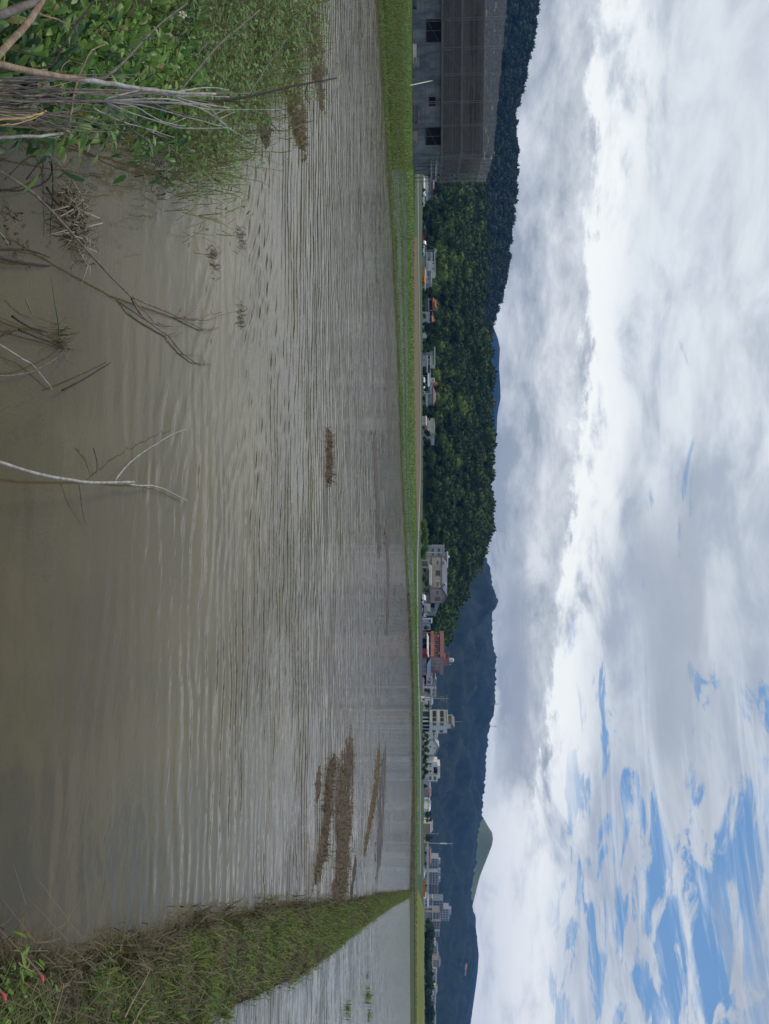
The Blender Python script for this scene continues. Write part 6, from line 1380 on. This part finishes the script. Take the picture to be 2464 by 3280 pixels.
for L_, w, m_, lb in ((((40, 1014), (95, 1048), (152, 1064)), 10, 'twig_dark', 'short dark stick upper of two near the lone grass blade'), (((62, 1056), (130, 1085), (205, 1112)), 9, 'twig_dark', 'dark stick ending at the foot of the lone grass blade'), (((-20, 1085), (20, 1068), (52, 1058)), 9, 'twig_dark', 'dark stub at the left picture edge'), (((-20, 800), (80, 800), (125, 812), (162, 824)), 7, 'twig_dark', 'thin dark stick upper of two at the left picture edge'), (((-20, 822), (60, 840), (110, 847), (160, 853)), 12, 'twig_dark', 'thick black stick lower of two at the left picture edge'),
      (((-20, 605), (60, 610), (130, 592), (162, 565), (166, 540), (158, 515)), 7, 'twig_dark', 'dark bent twig curving back in the shallows'), (((200, 1250), (280, 1208), (356, 1160)), 7, 'twig_dark', 'straight dark stick pointing out into open water'), (((-20, 1090), (60, 1142), (100, 1165), (140, 1210), (168, 1245)), 6, 'twig_pale', 'pale thin stem sloping along the left picture edge'), (((-20, 1205), (60, 1200), (110, 1187), (160, 1160), (195, 1135), (216, 1104)), 6, 'twig_grey', 'curved grey stem meeting the pale thin one'),
      (((85, 575), (150, 500), (170, 560), (160, 760)), 5, 'twig_dark', 'thin dark upright stick by the dead plant clump'), (((150, 600), (175, 640), (197, 662)), 8, 'twig_dark', 'dark spike beside the dead plant clump'), (((85, 960), (100, 1000), (112, 1015)), 6, 'twig_tan', 'short brown stalk left of the lone grass blade'), (((255, 1545), (262, 1620), (275, 1680)), 4, 'twig_grey', 'faint submerged stalk below the pale branch'), (((300, 1435), (312, 1480), (308, 1520)), 6, 'twig_grey', 'small bent stalk above the pale branch'), (((-20, 720), (20, 770), (28, 790)), 5, 'twig_pale', 'short pale stem at the left picture edge'), (((10, 2860), (-20, 2850)), 5, 'twig_pale', 'tiny white stick at bottom right water'))[:-1]:
    stem('stick', lb, m_, [(Zb(list(L_), .05, .015), w, max(2, w * .5))])
# lone grass blade with a small dead tuft at its foot
rt = empty('grass_tuft', gnd(193, 1095), 0, 'lone green grass blade with brown tuft in the shallows', 'grass')
pb = [gnd(193, 1095, -.01), gnd(186, 1030, .10), gnd(174, 960, .20), gnd(164, 890, .26)]; MB().tube([p - pb[0] for p in smooth_path(pb)], [.004 - .0032 * i / 12 for i in range(13)], 4).build('blade', M['leaf_a'], rt)
P = np.zeros((46, 3)) + nr.normal(0, .035, (46, 3)) * np.array([[1, 1, 0]]); V, F, t_ = blades(P, nr.uniform(.04, .14, 46), .002, 1.2, nr.uniform(0, 1, 46), .5); q = npmesh('dead_tuft', V, F, M['grass_b'], rt, t_)
# dead plant clump
def clump(x, y, r, h, n, name, label, mats, cat, w=.003, lean=1.4, z=-.01):
    p = gnd(x, y, z); rt = empty(name, p, 0, label, cat); k = n // len(mats)
    for m_, nm in mats:
        P = nr.normal(0, r * .5, (k, 3)) * np.array([[1, 1, 0]]); V, F, t_ = blades(P, h * nr.uniform(.3, 1.3, k), w, lean, nr.uniform(0, 1, k), .5); q = npmesh(nm, V, F, M[m_], rt, t_); q['kind'] = 'stuff'
    return rt
clump(232, 705, .15, .085, 380, 'dead_plant_clump', 'brown tangled dead plant clump in the shallow water', (('stalk', 'dead_stalks'), ('grass_b', 'dead_blades'), ('grass_b', 'rotting_leaves')), 'plant', .003, 2.0)
clump(40, 720, .14, .03, 90, 'dead_plant_clump', 'flattened pale dead plant at the left picture edge of the shallows', (('grass_b', 'dead_blades'), ('wet_mud', 'rotting_leaves')), 'plant', .004, 1.9)
for x, y, lb in ((270, 1010, 'sunken plant litter beside the long branch'), (240, 950, 'sunken plant litter above the lone blade'), (60, 1170, 'sunken plant litter at the left picture edge'), (150, 1760, 'sunken brown leaf clump in the brown shallows'), (110, 1640, 'small sunken stalk heap at the left picture edge'), (130, 1330, 'sunken litter between the two branches'), (50, 1330, 'brown litter between branch and left picture edge')):
    clump(x, y, .15, .035, 60, 'sunken_litter', lb, (('wet_mud', 'rotting_leaves'), ('grass_b', 'stalks')), 'plant litter', .0028, 2.2, -.055)
# green weed in the water and small floating scraps
p = gnd(505, 545, -.03); weed((p.x, p.y, -.05), .16, .16, 26, 20, 'small green weed growing in the open water of the inlet', toward=-.2, sc_=.62)
weed((gnd(690, 440).x, gnd(690, 440).y, -.03), .24, .34, 20, 60, 'low sprawling weed at the mouth of the inlet', toward=-.3, sc_=.55)
weed((gnd(760, 470).x, gnd(760, 470).y, -.03), .22, .30, 16, 50, 'outermost sprawling weed reaching over the ripples', toward=-.3, sc_=.5)
weed((gnd(850, 120).x, gnd(850, 120).y, .1), .3, .4, 16, 60, 'fine leafed weed at the back of the bank', toward=-.3, sc_=.6)
flat_mat('straw_island', 'large floating straw island with dark weeds off the bank', 'straw mat', [(925, 170), (930, 230), (945, 300), (953, 370), (952, 405)], 20, 'straw_gold', 131, .05, .02, straws=700)
flat_mat('straw_island', 'second floating straw island behind the large one', 'straw mat', [(1005, 95), (1006, 150), (1010, 215)], 17, 'straw_mat', 141, .05, .025, straws=350)
flat_mat('straw_island', 'small brown straw island before the large one', 'straw mat', [(838, 335), (842, 380), (840, 420)], 12, 'straw_mat', 151, .04, .015, straws=160)
clump(930, 210, .25, .22, 200, 'weed_clump', 'dark weed clump growing from the large straw island', (('grass_g', 'green_blades'), ('wet_mud', 'dark_blades')), 'plant', .005, .9)
for x, y, lb in ((768, 770, 'dark scrap of plant floating alone in the upper mid paddy'), (970, 470, 'thin dark scrap trailing from the straw island'), (680, 820, 'tiny yellowish scrap floating before the dark one'), (770, 1010, 'dark scrap at the tip of the long forked branch')):
    clump(x, y, .13, .07, 46, 'floating_scrap', lb, (('wet_mud', 'dark_stalks'), ('grass_b', 'stalks')), 'plant litter', .004, 1.8)
# near end of the right bund
weed((gnd(40, 3125, .12).x, gnd(40, 3125, .12).y, .06), .14, .17, 26, 20, 'broad-leaved green weed with pinkish tips at the bund corner', toward=2.6, sc_=.75, mix=(4, 8))
weed((gnd(130, 3180, .12).x, gnd(130, 3180, .12).y, .06), .10, .14, 16, 16, 'second leafy weed farther along the bund corner', toward=2.6, sc_=.7, mix=(0, 8))
weed((gnd(345, 3110, .12).x, gnd(345, 3110, .12).y, .06), .10, .16, 20, 40, 'bright leafy weed patch on the water edge of the bund', toward=2.4, sc_=.45, mix=(4, 8))
mat('tip_pink', (.55, .10, .12), (.45, .07, .09), 10, .6)
for x, y, lb in ((128, 3122, 'pink-tipped bud on a dry stalk at the bund corner'), (6, 3180, 'pink bud at the bottom left picture corner')):
    p = gnd(x, y, .20); rt = empty('flower_bud', (p.x, p.y, .1), 0, lb, 'flower'); MB().tube([(-.1, .02, 0), (-.04, 0, .07), (0, 0, .10)], [.003, .003, .004], 5).build('stalk', M['twig_tan'], rt); MB().tube([(0, 0, .10), (.01, -.005, .112), (.022, -.01, .118), (.03, -.012, .12)], [.004, .008, .006, .001], 7).build('bud', M['tip_pink'], rt)
for k, (L_, lb) in enumerate(((((400, 3260), (430, 3200), (470, 3130), (480, 3100)), 'long dry stalk lying on the bund'), (((420, 3290), (460, 3220), (490, 3190)), 'forked dry stalk low on the bund'), (((60, 3085), (90, 3105), (120, 3118)), 'tan twig at the bund corner'), (((170, 3280), (190, 3210), (205, 3150)), 'upright pale straw on the near bund'))):
    stem('dry_stalk', lb, 'twig_tan', [([(x, y, 'z', .20) for x, y in L_], 6, 3)])
